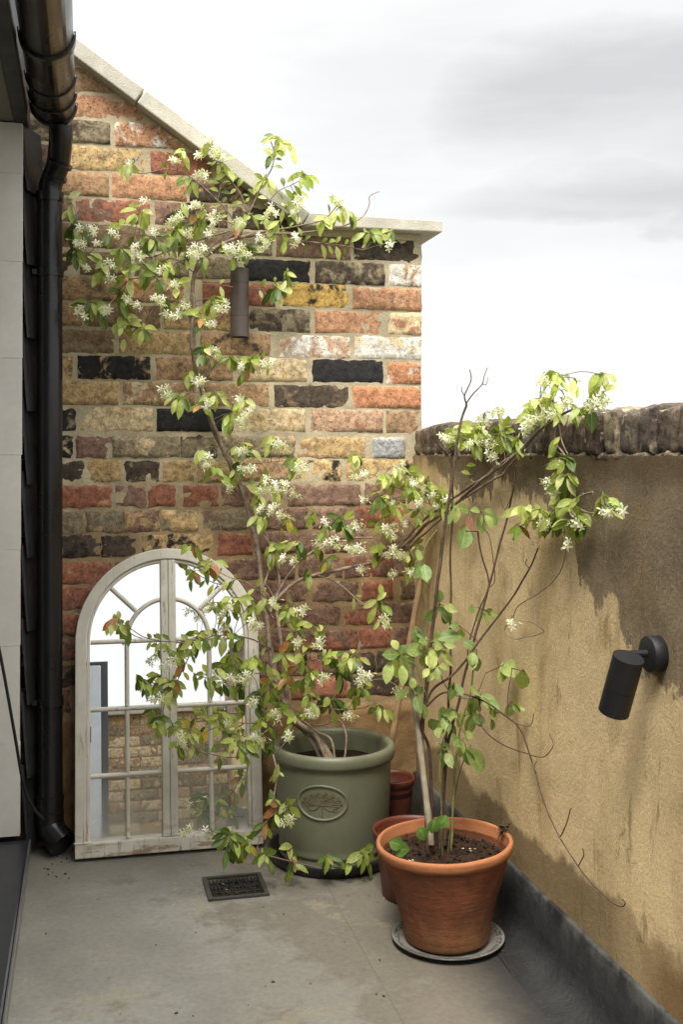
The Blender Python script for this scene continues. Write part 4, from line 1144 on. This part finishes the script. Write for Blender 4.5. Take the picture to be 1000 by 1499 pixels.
J.stem([(348, 348, W - .01), (338, 316, W - .02), (312, 288, W - .02), (288, 266, W - .02), (264, 252, W - .02), (240, 248, W - .02), (210, 254, W - .02), (190, 250, W - .02)], .0024, .0012)
J.stem([(322, 345, W - .02), (318, 300, W - .02), (322, 268, W - .02), (314, 238, 3.1)], .0014, .0010)
J.stem([(336, 338, W - .02), (300, 348, 3.11), (262, 362, 3.1), (236, 372, 3.1), (200, 380, 3.1), (150, 385, 3.1), (110, 352, 3.1)], .0026, .0012)
J.stem([(300, 372, W - .01), (260, 385, 3.11), (232, 405, 3.11), (190, 410, 3.11), (170, 430, 3.11)], .0026, .0012)
J.stem([(345, 330, W - .02), (325, 322, 3.11), (295, 318, 3.1), (262, 330, 3.1), (240, 345, 3.1), (208, 345, 3.1), (172, 340, 3.1)], .0022, .0012)
J.stem([(282, 398, W), (262, 382, W - .01), (245, 380, W - .01), (215, 398, W - .01)], .0020, .0012)
J.stem([(280, 470, W), (272, 450, 3.12), (255, 440, 3.11), (240, 440, 3.11), (222, 458, 3.11), (202, 478, 3.11), (188, 492, 3.11), (168, 496, 3.11)], .0028, .0012)
J.stem([(290, 515, W), (308, 522, 3.12), (322, 532, 3.12), (345, 533, 3.12), (380, 530, 3.12), (395, 534, 3.12)], .0020, .0011)
J.stem([(296, 415, W), (330, 418, W - .01), (340, 420, W - .015)], .0012, .0010)
J.stem([(366, 422, W - .01), (390, 422, W - .02), (410, 412, W - .03), (424, 418, W - .03), (432, 420, W - .03)], .0012, .0009)
J.stem([(350, 680, W - .01), (385, 676, W), (410, 674, W), (425, 672, W)], .0014, .0010)
J.stem([(352, 712, W - .01), (366, 712, W - .01), (390, 716, W - .02), (415, 712, W - .02)], .0016, .0010)
J.stem([(398, 772, W - .01), (430, 768, W - .01), (436, 760, W - .01)], .0012, .0009)
# shoots in front of the mirror and pot
J.stem([(392, 880, 3.06), (365, 855, 3.02), (330, 842, 2.99), (305, 826, 2.98), (284, 808, 2.98)], .0016, .0011)
J.stem([(396, 950, 3.05), (360, 934, 2.98), (315, 930, 2.95), (285, 943, 2.94), (255, 940, 2.94), (230, 938, 2.94), (210, 932, 2.94), (190, 918, 2.94), (164, 908, 2.94)], .0020, .0011)
J.stem([(284, 944, 2.94), (272, 970, 2.93), (258, 998, 2.93), (246, 1016, 2.93), (238, 1044, 2.93), (252, 1060, 2.93), (262, 1086, 2.93), (300, 1102, 2.93), (345, 1108, 2.93), (385, 1090, 2.93)], .0016, .0011)
J.stem([(405, 1000, 3.02), (380, 985, 2.97), (350, 992, 2.95), (325, 1000, 2.95)], .0020, .0012)
J.stem([(420, 1045, 2.98), (385, 1075, 2.92), (360, 1098, 2.9)], .0022, .0013)
J.stem([(424, 1050, 2.98), (380, 1058, 2.93), (335, 1060, 2.92), (290, 1075, 2.92)], .0018, .0011)
J.stem([(410, 1018, 3.02), (430, 985, 2.98), (455, 965, 2.95), (495, 965, 2.95), (520, 980, 2.95), (530, 1010, 2.95)], .0022, .0013)
J.stem([(440, 1060, 2.97), (465, 1035, 2.92), (492, 1038, 2.9), (530, 1036, 2.93), (548, 1028, 2.95)], .0018, .0011)
J.stem([(395, 930, 3.06), (420, 912, 3.02), (432, 900, 3.01)], .0016, .0011)
J.stem([(400, 1105, 2.84), (404, 1130, 2.80), (402, 1160, 2.78), (396, 1192, 2.76), (380, 1218, 2.76), (350, 1236, 2.78), (322, 1228, 2.8)], .0022, .0013)
J.stem([(397, 1195, 2.76), (415, 1184, 2.75), (428, 1178, 2.75)], .0014, .0010)
J.stem([(382, 1222, 2.76), (378, 1246, 2.75), (405, 1256, 2.73), (430, 1262, 2.72), (470, 1270, 2.72), (512, 1270, 2.74), (536, 1250, 2.78), (545, 1225, 2.80)], .0016, .0010, bare=True)

LA = parse("98,290 103,312 98,345 112,330 125,350 105,355 155,345 162,335 160,358 170,330 165,370 195,300 190,320 207,325 215,310 205,350 172,365 175,380 186,368 215,360 228,360 238,362 221,355 240,345 262,345 255,340l 150,385 140,380 156,390 165,390 185,400l 175,410 190,420 185,436 172,425 198,418o 245,385l 235,385 242,400 222,405 268,415l 258,425 232,420 237,440 102,368 110,375 118,372 108,325 148,398 143,405 210,385 218,392 198,392 208,405", 3.09, .03)
LA += parse("275,262 285,275 270,305l 290,320 295,312 258,345 266,358 280,365l 275,375 292,370 330,360l 346,378 368,358 366,368 362,318l 370,314 376,322 354,330 390,325 412,315l 424,322 416,298l 430,285 436,292 405,335 415,340l 425,352 415,362 346,338o 300,330 285,340 262,330 250,350 282,320o 296,345 355,365 360,375 340,385 320,362 300,385", 3.09, .03)
LA += parse("313,220l 320,245l 332,250l 302,215l 326,232l 390,203l 400,200l 405,215l 413,208l 422,214l 398,230l 409,225l 427,218l 446,258l 454,264l 436,255l 440,268l 380,270l 387,265l 398,268l 490,295l 500,302l 510,312l 517,322l 485,318l 502,318l 525,345 536,350l 541,343 555,352 562,345l 571,340l 546,348 575,348 188,250 196,246 182,246 268,225 273,236l 260,220l 470,330l 478,322l", 3.075, .02)
LA += parse("395,428 405,413l 391,435 400,434 411,425 420,408 426,400 417,415 118,440 128,452 127,466 145,450 165,482 175,472l 186,480y 170,425 176,442 186,452 191,462 202,485l 206,494 213,480 240,440 150,472 182,470 150,445 195,470", 3.10, .025)
LA += parse("308,440l 315,445l 323,435 312,458 285,460l 293,470o 296,480 302,470l 294,507 303,513l 292,527 297,520 325,527 335,530l 342,532 360,525 366,535 362,547o 355,552 373,530 376,525 280,545l 275,557 290,550 250,580 258,586l 265,580 272,592 258,592 300,580 310,586l 325,578 331,588 345,595l 355,590 366,588 288,598o 302,600 330,610 338,616l 340,600 335,625 346,606l 350,655 345,662 362,650y 368,660 355,666 396,650 402,648 392,657 398,642l 288,668 302,664 308,690 313,688 321,686y 345,680 350,688 340,692 330,703 345,705 338,702l 390,695 372,717 378,732 385,730 405,728 378,747 374,762 390,757 424,675 430,682 436,672l 427,692", 3.09, .025)
LA += parse("515,670l 522,675 530,668l 520,682 565,695l 570,706 575,716 560,698l 590,685l 600,705 605,690 612,700l 550,720l 560,726 555,737 566,735 550,747 576,745 565,748 625,715 630,710l 500,760l 505,766 495,760 510,755l 490,766 512,776 505,782 500,772 555,770l 560,776 545,765 475,780 480,775l 465,806 490,815 510,790l 515,796 555,810 555,822l 550,805 560,800l 460,755l 455,760 595,815l 605,805 612,800 600,826 595,838 450,840 440,800 446,810 430,795l 400,800 392,805 408,812 396,820 412,798 424,770y 565,750o 580,757p 452,842y 475,830y 386,768 605,715l 595,700l 582,700", 3.07, .03)
LF = parse("382,885 395,880l 405,890o 415,895l 420,902 425,880 428,908 415,945o 430,930l 440,925 432,942 440,962 450,915l 460,930 466,920l 455,947 466,935 475,962l 481,966 490,955l 485,972 500,976 511,970 515,950l 505,960 531,970l 525,976 440,970l 446,986 451,992 460,985l 456,997 445,997 427,980o 425,995o 412,1000o 380,970l 386,995o 368,970l 388,1010l 405,1015 400,1026 446,1025 455,1015l 465,1020 475,1037 470,1030o 492,1036d 500,1030d 480,1025l 455,1037 520,1015l 531,1016 536,1000l 525,1002 520,1030 550,885l 558,882 548,897l 567,896 560,872l 410,1030 395,1047l 420,1040l 385,1060l 400,1072 420,1070 400,1092 395,1097 375,1060l 370,1092 365,1086l 380,1050 402,1000 395,985l 410,960 418,970l 432,1010 440,1005 430,1050 440,1045l 500,985 510,990 495,1000 548,1030 545,1040d 560,1040 572,1045", 2.93, .06)
LG = parse("275,803 284,806o 295,826 303,829l 316,830o 312,840o 163,912o 176,909 180,920 187,932 272,942l 290,942l 284,948 297,930y 316,936 331,926o 345,930 351,942 332,876l 340,882 346,892 356,880l 362,896 370,882 376,897 365,906 268,972r 261,982o 265,965 276,958l 242,952 251,962 216,1002d 210,1012d 240,997 231,1006 250,1000 247,1014y 258,1003o 240,1022 262,1010 225,1052d 236,1062l 240,1050 230,1072 259,1070 276,1072 281,1082 291,1073y 299,1074y 265,1098 260,1090 290,1102 280,1096 310,1057l 325,1050 331,1062 320,1000 330,1012 341,1012 325,987l 346,985l 351,992 335,980 360,970 380,977 345,1080 355,1092 350,1102l 340,1090l 365,1097 358,1108 300,935 325,945 305,1000 312,1050 372,1015 380,1030", 2.93, .035)
LH = parse("330,1215 340,1220l 351,1230l 335,1241 345,1252 361,1236l 356,1246y 371,1246y 330,1256 325,1236 342,1236 347,1228l 404,1132 425,1172l 414,1180 431,1186l 400,1176o 395,1192o 387,1212o 410,1196 421,1198 318,1222 366,1222", 2.76, .02)
LH += parse("422,1242 430,1257 425,1272d 380,1256 386,1250l 395,1266 435,1266p 470,1258 480,1262l 490,1255 476,1266 520,1256 531,1266 536,1245 541,1250 510,1269", 2.725, .012)
LR = parse("670,625l 680,620l 665,636 686,635l 700,640l 690,646l 696,625 740,616 735,621l 746,631 731,641l 740,646l 752,648l 745,656 760,656 701,661l 672,645l 712,632l 722,628 706,654l 728,656", 2.64, .05)
LR += parse("775,590l 785,601l 790,586l 800,576l 810,546l 816,556l 820,558l 826,562l 846,556l 840,566l 830,581l 838,606 868,612d 870,555l 880,545l 896,548l 888,561l 875,566l 871,581 860,596l 845,601l 782,618 790,610l 805,592l 812,600l 822,600 815,575l 765,610 772,602l", 2.22, .05)
LR += parse("815,660d 812,670d 829,670d 836,681 825,691l 820,701l 831,696 841,701 826,716 755,746l 765,744l 755,777 768,778o 791,745l 801,751 780,751l 815,741 815,762d 820,777d 851,766d 856,756 880,735 890,728l 901,735l 875,746 770,757 785,765 842,770 835,742", 2.2, .03)
LR += parse("690,628 706,624 684,652 694,660 716,638 728,640 735,640 748,640 655,640 662,650 668,632 756,648", 2.62, .05) + parse("600,728 632,728 645,745 652,750 662,738 612,735 585,705 580,690 592,722 578,745 590,740", 2.98, .05)
LR += parse("620,730 610,720l 601,715 625,746l 606,751 640,726l 651,736 616,701l 632,712 645,716l 660,720 655,745 612,762 690,768p", 2.96, .05)
FA = parse("120,336 131,336 140,338 167,343 143,358 119,358 108,355 198,362 206,376 202,372 162,408 127,390 160,385 210,293 258,318 255,322 246,330 222,340 238,395 255,413 250,418 230,437 290,257 298,258 310,314 315,320 308,332 303,340 290,302 282,300 275,340 262,315 285,363 278,370 302,365 290,372 335,365 345,372 362,370 351,361 348,325 395,305 400,312 390,318 382,347 390,352 385,362 435,355 430,347 432,310 435,300 305,207 313,215 291,225 318,226 327,232 495,293 572,360 190,240 252,233 258,232", 3.065, .015)
FA += parse("113,455 119,460 150,455 160,455 183,437 200,447 228,437 236,440 272,447 245,460 255,463 265,460 325,450 329,445 309,472 313,515 350,537 388,535 398,528 393,540 295,557 288,562 243,575 240,570 300,588 306,592 350,585 362,605 368,600 355,610 350,618 358,622 300,675 305,670 302,681 352,658 358,660 363,690 368,685 355,688 338,715 412,655 405,650 417,658 390,703 400,710 395,718 405,720 418,710 425,720 430,728 385,720 400,745 408,752 395,750 412,756 385,745 436,686", 3.065, .02)
FA += parse("445,685 438,690 520,703 530,695 535,692 533,730 585,680 590,690 620,735 615,745 630,725 575,735 475,765 515,770 525,770 565,770 568,780 580,772 575,785 590,768 463,797 480,797 486,800 495,800 490,790 510,805 516,805 522,808 530,803 575,800 570,810 580,808 585,815 590,815 600,835 606,838 612,838 575,838 530,835 430,822 418,818", 3.04, .02)
FF = parse("438,897 443,893 376,915 370,910 406,885 400,882 435,942 440,940 470,940 465,945 470,995 475,990 535,990 530,985 540,992 525,1000 565,912 563,907 583,1012 363,995 360,1002 402,1045 405,1050 457,1047 450,1045 510,1047 516,1048 385,1080 380,1086 375,1075 422,1080 426,1078 370,1028 372,920 250,968 240,978 225,1025 236,1020 265,1087 263,1078 308,890 321,900 335,890 340,995 355,995 362,990 335,1060 275,1215 270,1220 305,1225 300,1218", 2.87, .03)
FF2 = parse("423,1198 418,1204", 2.73, .01)
FR = parse("706,610 712,618 725,605 732,603 655,645 650,640 715,645 722,650 710,645 720,668 726,672 718,665 688,650", 2.6, .03) + parse("765,625 770,630 778,618 781,615 775,622 800,605 806,610 811,608 822,590 830,588 795,555 802,560 780,610 862,595 870,590 885,585 880,590", 2.2, .03)
FR += parse("805,710 808,718 800,705 812,722 818,680 800,765 795,768 840,765 850,768 890,750 885,745 908,750 830,795 752,916", 2.17, .02) + parse("615,735 640,740 632,725 655,730 608,705 620,715", 2.93, .02)
je = empty('climbing_jasmine', (GX, GY, ZP + .2), 'white flowering star jasmine climbing from the green pot up the brick wall', 'climbing plant')
J.foliage(LA, 23); J.foliage(LF, 23); J.foliage(LG, 22, .95); J.foliage(LH, 22); J.foliage(LR, 23, kinds='llmm')
sprigs(J)
clusters(J, je, FA, 19); clusters(J, je, FF, 19); clusters(J, je, FF2, 19); clusters(J, je, FR, 19)
J.stems.build('woody_stems', M['bark'], je); J.green.build('leaf_stalks', M['greenstem'], je); J.leaves.build('foliage', M['leaf'], je, attrs=True)

# ---- the leggy rose in the terracotta pot
S = Plant(); Y0 = TY
def ts(px, Y):
    p_ = at(px, 1215, Y); p_.z = ZS - .01; return (p_,)
S.stem([ts(628, Y0 + .01), (624, 1150, Y0 + .02), (618, 1090, Y0 + .03), (622, 1030, Y0 + .03), (632, 930, Y0 + .03), (641, 850, Y0 + .03), (655, 750, Y0 + .04), (666, 670, Y0 + .04), (676, 615, Y0 + .05), (683, 591, Y0 + .05)], 0.0053, 0.0027, wig=.003)
S.stem([(683, 591, Y0 + .05), (680, 580, Y0 + .05), (684, 570, Y0 + .05), (690, 556, Y0 + .05), (688, 541, Y0 + .05)], 0.0020, 0.0011, wig=.001)
S.stem([(683, 591, Y0 + .05), (692, 578, Y0 + .04), (706, 563, Y0 + .04), (709, 552, Y0 + .04), (714, 538, Y0 + .04)], 0.0018, 0.0008, wig=.001)
S.stem([(681, 580, Y0 + .05), (676, 572, Y0 + .04), (677, 566, Y0 + .04)], 0.0012, 0.0008, wig=0)
S.stem([(707, 562, Y0 + .04), (712, 563, Y0 + .04), (715, 552, Y0 + .04)], 0.0011, 0.0006, wig=0)
S.stem([(664, 690, Y0 + .04), (655, 665, Y0 + .03), (640, 648, Y0 + .03), (637, 635, Y0 + .03)], 0.0017, 0.0011)
S.stem([ts(652, Y0 + .03), (652, 1120, Y0 + .05), (656, 1040, Y0 + .06), (660, 960, Y0 + .06), (661, 880, Y0 + .06), (660, 800, Y0 + .06), (664, 700, Y0 + .06)], 0.0035, 0.0022)
S.stem([ts(644, Y0 + .04), (652, 1110, Y0 + .04), (670, 1030, Y0 + .04), (686, 970, Y0 + .04), (715, 862, Y0 + .03), (738, 775, Y0 + .02), (752, 712, Y0 + .01), (756, 682, Y0 + .01)], 0.0038, 0.0018)
S.stem([(752, 715, Y0), (740, 745, Y0), (733, 730, Y0)], 0.0009, 0.0007)
S.stem([ts(634, Y0 + .05), (630, 1110, Y0 + .04), (618, 1060, Y0 + .02), (632, 1012, Y0 + .01), (665, 985, Y0), (702, 940, Y0 - .02), (745, 882, Y0 - .05), (776, 832, Y0 - .08), (788, 802, Y0 - .1)], 0.0040, 0.0016)
S.stem([(776, 832, Y0 - .08), (770, 826, Y0 - .08), (772, 818, Y0 - .08)], 0.0011, 0.0007, wig=0)
S.stem([(700, 778, Y0 + .05), (702, 802, Y0 + .05), (714, 845, Y0 + .05), (712, 870, Y0 + .05), (690, 930, Y0 + .05), (684, 980, Y0 + .05)], 0.0020, 0.0018)
S.stem([(716, 860, Y0 + .02), (725, 845, Y0 + .02), (718, 790, Y0 + .02), (706, 772, Y0 + .02)], 0.0012, 0.0009)
S.stem([ts(660, Y0 + .02), (668, 1120, Y0 + .02), (672, 1080, Y0 + .02), (690, 1010, Y0 + .02), (698, 950, Y0 + .02)], 0.0030, 0.0018, S.green)
S.stem([(618, 1050, Y0 + .02), (622, 930, Y0 + .02), (618, 850, Y0 + .02), (624, 800, Y0 + .02), (640, 775, Y0 + .02)], 0.0020, 0.0013, S.green)
S.stem([ts(648, Y0 + .0), (645, 1130, Y0 - .01), (650, 1080, Y0 - .01), (668, 1050, Y0 - .01), (685, 1085, Y0 - .02)], 0.0020, 0.0011, S.green)
S.stem([ts(656, Y0 + .0), (668, 1150, Y0 + .06), (690, 1090, Y0 + .07)], 0.0017, 0.0010)
# long bare shoot trailing along the parapet
tr = S.stem([(620, 1040, Y0 + .02), (650, 1014, Y0), (700, 1022, Y0 - .03), (738, 1046, Y0 - .05), (764, 1070, Y0 - .07), (784, 1130, Y0 - .1), (800, 1182, Y0 - .12), (820, 1226, Y0 - .15), (850, 1272, Y0 - .2), (888, 1314, Y0 - .26), (908, 1326, Y0 - .3), (916, 1322, Y0 - .3), (912, 1316, Y0 - .3)], 0.0023, 0.0010, wig=.002)
S.stem([(748, 1055, Y0 - .06), (775, 1064, Y0 - .1), (781, 1045, Y0 - .1)], 0.0011, 0.0008)
S.stem([(700, 1022, Y0 - .03), (706, 1062, Y0 - .06), (732, 1088, Y0 - .08), (768, 1100, Y0 - .1), (794, 1109, Y0 - .12), (812, 1092, Y0 - .13), (806, 1074, Y0 - .13)], 0.0017, 0.0008)
S.stem([(786, 1130, Y0 - .1), (784, 1122, Y0 - .1), (787, 1114, Y0 - .1)], 0.0011, 0.0007)
S.stem([(819, 1226, Y0 - .15), (832, 1200, Y0 - .17), (838, 1184, Y0 - .17)], 0.0014, 0.0009)
S.stem([(847, 1268, Y0 - .2), (854, 1252, Y0 - .2), (853, 1242, Y0 - .2)], 0.0012, 0.0013)
S.stem([(743, 1046, Y0 - .05), (744, 1020, Y0 - .05), (749, 992, Y0 - .05), (750, 978, Y0 - .05)], 0.0012, 0.0009)
S.stem([(640, 955, Y0 + .02), (655, 1010, Y0 + .02), (690, 1022, Y0), (712, 985, Y0)], 0.0011, 0.0008)
S.stem([(600, 960, Y0 + .03), (612, 985, Y0 + .02), (628, 1030, Y0 + .02)], 0.0014, 0.0010, S.green)
RS = parse("583,972b 572,958 602,966 592,990 566,985 626,956 641,940 651,930b 657,942 632,962b 640,956 618,938 590,950 700,1016b 713,1022b 696,1032 725,1046 720,1062 741,972b 735,986 766,990b 756,1031b 744,1038 660,1042 650,1052 647,1066 670,1082b 687,1075 682,1102b 675,1096 692,1108b 660,1047 648,942 610,952 622,968 655,965 612,930 640,985 660,1012y 612,1010 606,1000", Y0 + .0, .04)
RS += parse("640,890 652,902 668,915 676,930 662,890 690,945 645,872 632,900 655,1062 665,1070 690,1062 700,1050 676,1052 640,1075 634,1060 648,1090 660,1112 612,1030 600,1020 622,1042 705,1035 690,1042 630,985 650,975 664,1000 690,965 700,975 672,1010 640,1100", Y0 + .02, .05)
RS += parse("680,782b 665,752 654,762 612,830b 690,786 622,835b", Y0 + .02, .03) + parse("680,745 695,746 715,762 720,750 705,766 668,742 700,900 712,905 720,897 690,890 602,805 612,812", Y0 + .05, .03)
re_ = empty('rose_bush', (TX, TY, ZS), 'leggy rose bush with bare dark stems and few round leaves in the terracotta pot', 'rose bush')
S.foliage(RS, 26, .82, asp=.58, rose=True)
# lobed seedling at the soil
for px, py, dx, dz in ((632, 1212, .2, 1), (640, 1205, .6, 1), (600, 1236, -1, .3), (590, 1232, -.6, .5), (622, 1222, -.3, .9)):
    p_ = at(px, py + 8, Y0 - .03); leaf(S.leaves, p_, Vector((dx, -.3, dz)), .045, .032, C(92, 128, 56), .4, .1)
S.stems.build('woody_stems', M['rosebark'], re_); S.green.build('green_stems', M['greenstem'], re_); S.leaves.build('foliage', M['roseleaf'], re_, attrs=True)

# ------------------------------------------------------------------ litter on the floor
b = MB()
for k in range(46):
    p_ = floor_pos(U(60, 104), U(1246, 1290)) if k < 18 else floor_pos(U(735, 750), U(1378, 1400)) if k < 34 else floor_pos(U(60, 700), U(1330, 1490))
    if -.02 < p_.y - 3.19: continue
    a = U(0, 6.3); L_ = U(.002, .008); b.tube([p_ + Vector((0, 0, .002)), p_ + Vector((math.cos(a) * L_, math.sin(a) * L_, .0025))], U(.0008, .002), 4)
b.tube(smooth_line([floor_pos(734, 1400) + Vector((0, 0, .003)), floor_pos(742, 1415) + Vector((0, 0, .004)), floor_pos(753, 1432) + Vector((0, 0, .003))], 5), .0009, 5)
pt = MB()
for k in range(34):
    p_ = floor_pos(*random.choice([(U(250, 420), U(1262, 1345)), (U(420, 580), U(1296, 1380)), (U(100, 560), U(1300, 1490))])) + Vector((0, 0, .0015)); a = U(0, 6.3); r_p = U(.003, .0065)
    dx, dy = Vector((math.cos(a), math.sin(a), U(0, .25))) * r_p, Vector((-math.sin(a), math.cos(a), 0)) * r_p * .45
    pt.add([p_ - dx, p_ - dy * .8, p_ + dx + Vector((0, 0, .002)), p_ + dy], [(0, 1, 2, 3)], C(*random.choice([(206, 196, 160), (150, 120, 84), (120, 90, 60), (180, 168, 120)])))
tag(pt.build('petal_litter', M['petal'], attrs=True), kind='stuff')
lt = b.build('leaf_litter', M['deadleaf']); tag(lt, kind='stuff')

# ------------------------------------------------------------------ camera
cam = bpy.data.cameras.new('camera'); co = bpy.data.objects.new('camera', cam); COL.objects.link(co)
co.location = (0, 0, CH); co.rotation_euler = (R(90), 0, -A)
cam.sensor_fit = 'VERTICAL'; cam.sensor_height = 36; cam.sensor_width = 24; cam.lens = 36 * F / 1499
cam.shift_y = -(749.5 - HZ) / 1499; cam.clip_start = .02; cam.clip_end = 2000
sc.camera = co

# ------------------------------------------------------------------ daylight
SUN_EL, SUN_AZ = R(58), R(209)       # azimuth clockwise from +Y: behind and left of the camera
sun = bpy.data.lights.new('sun', 'SUN'); sun.energy = 2.3; sun.angle = R(20); sun.color = (1, .94, .86)
so_ = bpy.data.objects.new('sun', sun); COL.objects.link(so_)
dv = Vector((math.sin(SUN_AZ) * math.cos(SUN_EL), math.cos(SUN_AZ) * math.cos(SUN_EL), math.sin(SUN_EL)))
so_.rotation_euler = dv.to_track_quat('Z', 'Y').to_euler(); so_.location = dv * 20
w = bpy.data.worlds.new('World'); sc.world = w; w.use_nodes = True
nt = w.node_tree; nt.nodes.clear(); g = G(nt)
out = g.node('ShaderNodeOutputWorld'); bg = g.node('ShaderNodeBackground'); bg.inputs[1].default_value = .1
nt.links.new(bg.outputs[0], out.inputs[0])
sky = g.node('ShaderNodeTexSky', sky_type='NISHITA'); sky.sun_disc = False; sky.sun_elevation = SUN_EL; sky.sun_rotation = SUN_AZ
d = g.node('ShaderNodeTexCoord').outputs['Generated']
s = g.sep(d)
def dirv(px, py):
    u = (px - 500) / F; v = (HZ - py) / F; return Vector((SA + u * CA, CA - u * SA, v)).normalized()
warp = g.noise(g.map(d, (1, 1, 2.6)), 3.2, 5, .5)
fine = g.noise(g.map(d, (1, 1, 3.2), (3, 1, 2)), 6., 8, .52)
wisp = g.noise(g.map(d, (1, 1, 4.5), (1, 5, 2)), 3.6, 7, .55, .3)
az_ = g.m('ADD', g.m('ARCTAN2', s[0], s[1]), g.m('MULTIPLY', g.m('SUBTRACT', warp, .5), .28))
zz_ = g.m('ADD', s[2], g.m('ADD', g.m('MULTIPLY', g.m('SUBTRACT', fine, .5), .085), g.m('MULTIPLY', g.m('SUBTRACT', warp, .5), .05)))
def blob(px, py, rx, rz, soft=1.6):
    c_ = dirv(px, py)
    e = g.m('DIVIDE', g.m('SUBTRACT', az_, math.atan2(c_.x, c_.y)), rx)
    z_ = g.m('DIVIDE', g.m('SUBTRACT', zz_, c_.z), rz)
    r2 = g.m('ADD', g.m('MULTIPLY', e, e), g.m('MULTIPLY', z_, z_))
    return g.step(r2, soft, 0.0)
den = g.m('MAXIMUM', blob(1010, 130, .27, .075), g.m('MULTIPLY', blob(940, 280, .23, .035, 1.4), .85))
den = g.m('MAXIMUM', den, g.m('MULTIPLY', blob(980, 110, .44, .21), .40))
den = g.m('MAXIMUM', den, g.m('MULTIPLY', blob(480, 235, .16, .03), .22))
den = g.m('ADD', g.m('MULTIPLY', den, g.step(wisp, .25, .7, .75, 1.1)), g.m('MULTIPLY', g.step(wisp, .42, .66), .08))
den = g.m('MINIMUM', den, 1.)
zen = g.step(s[2], .36, .92, 1., 3.7)
cl = g.mix(den, (5.8, 5.78, 5.72, 1), (3.7, 3.72, 3.76, 1))
cl = g.mix(1., cl, g.node('ShaderNodeCombineColor', {0: zen, 1: zen, 2: zen}).outputs[0], 'MULTIPLY')
up_ = g.step(s[2], -.10, .0)
cl = g.mix(up_, (2.2, 2.1, 1.9, 1), cl)
cl = g.mix(.04, cl, sky.outputs[0])
nt.links.new(cl, bg.inputs[0])
sc.view_settings.view_transform = 'Standard'; sc.view_settings.look = 'None'; sc.view_settings.gamma = 1; sc.view_settings.use_curve_mapping = False
sc.view_settings.exposure = 0.94
sc.cycles.max_bounces = 8; sc.cycles.use_denoising = True
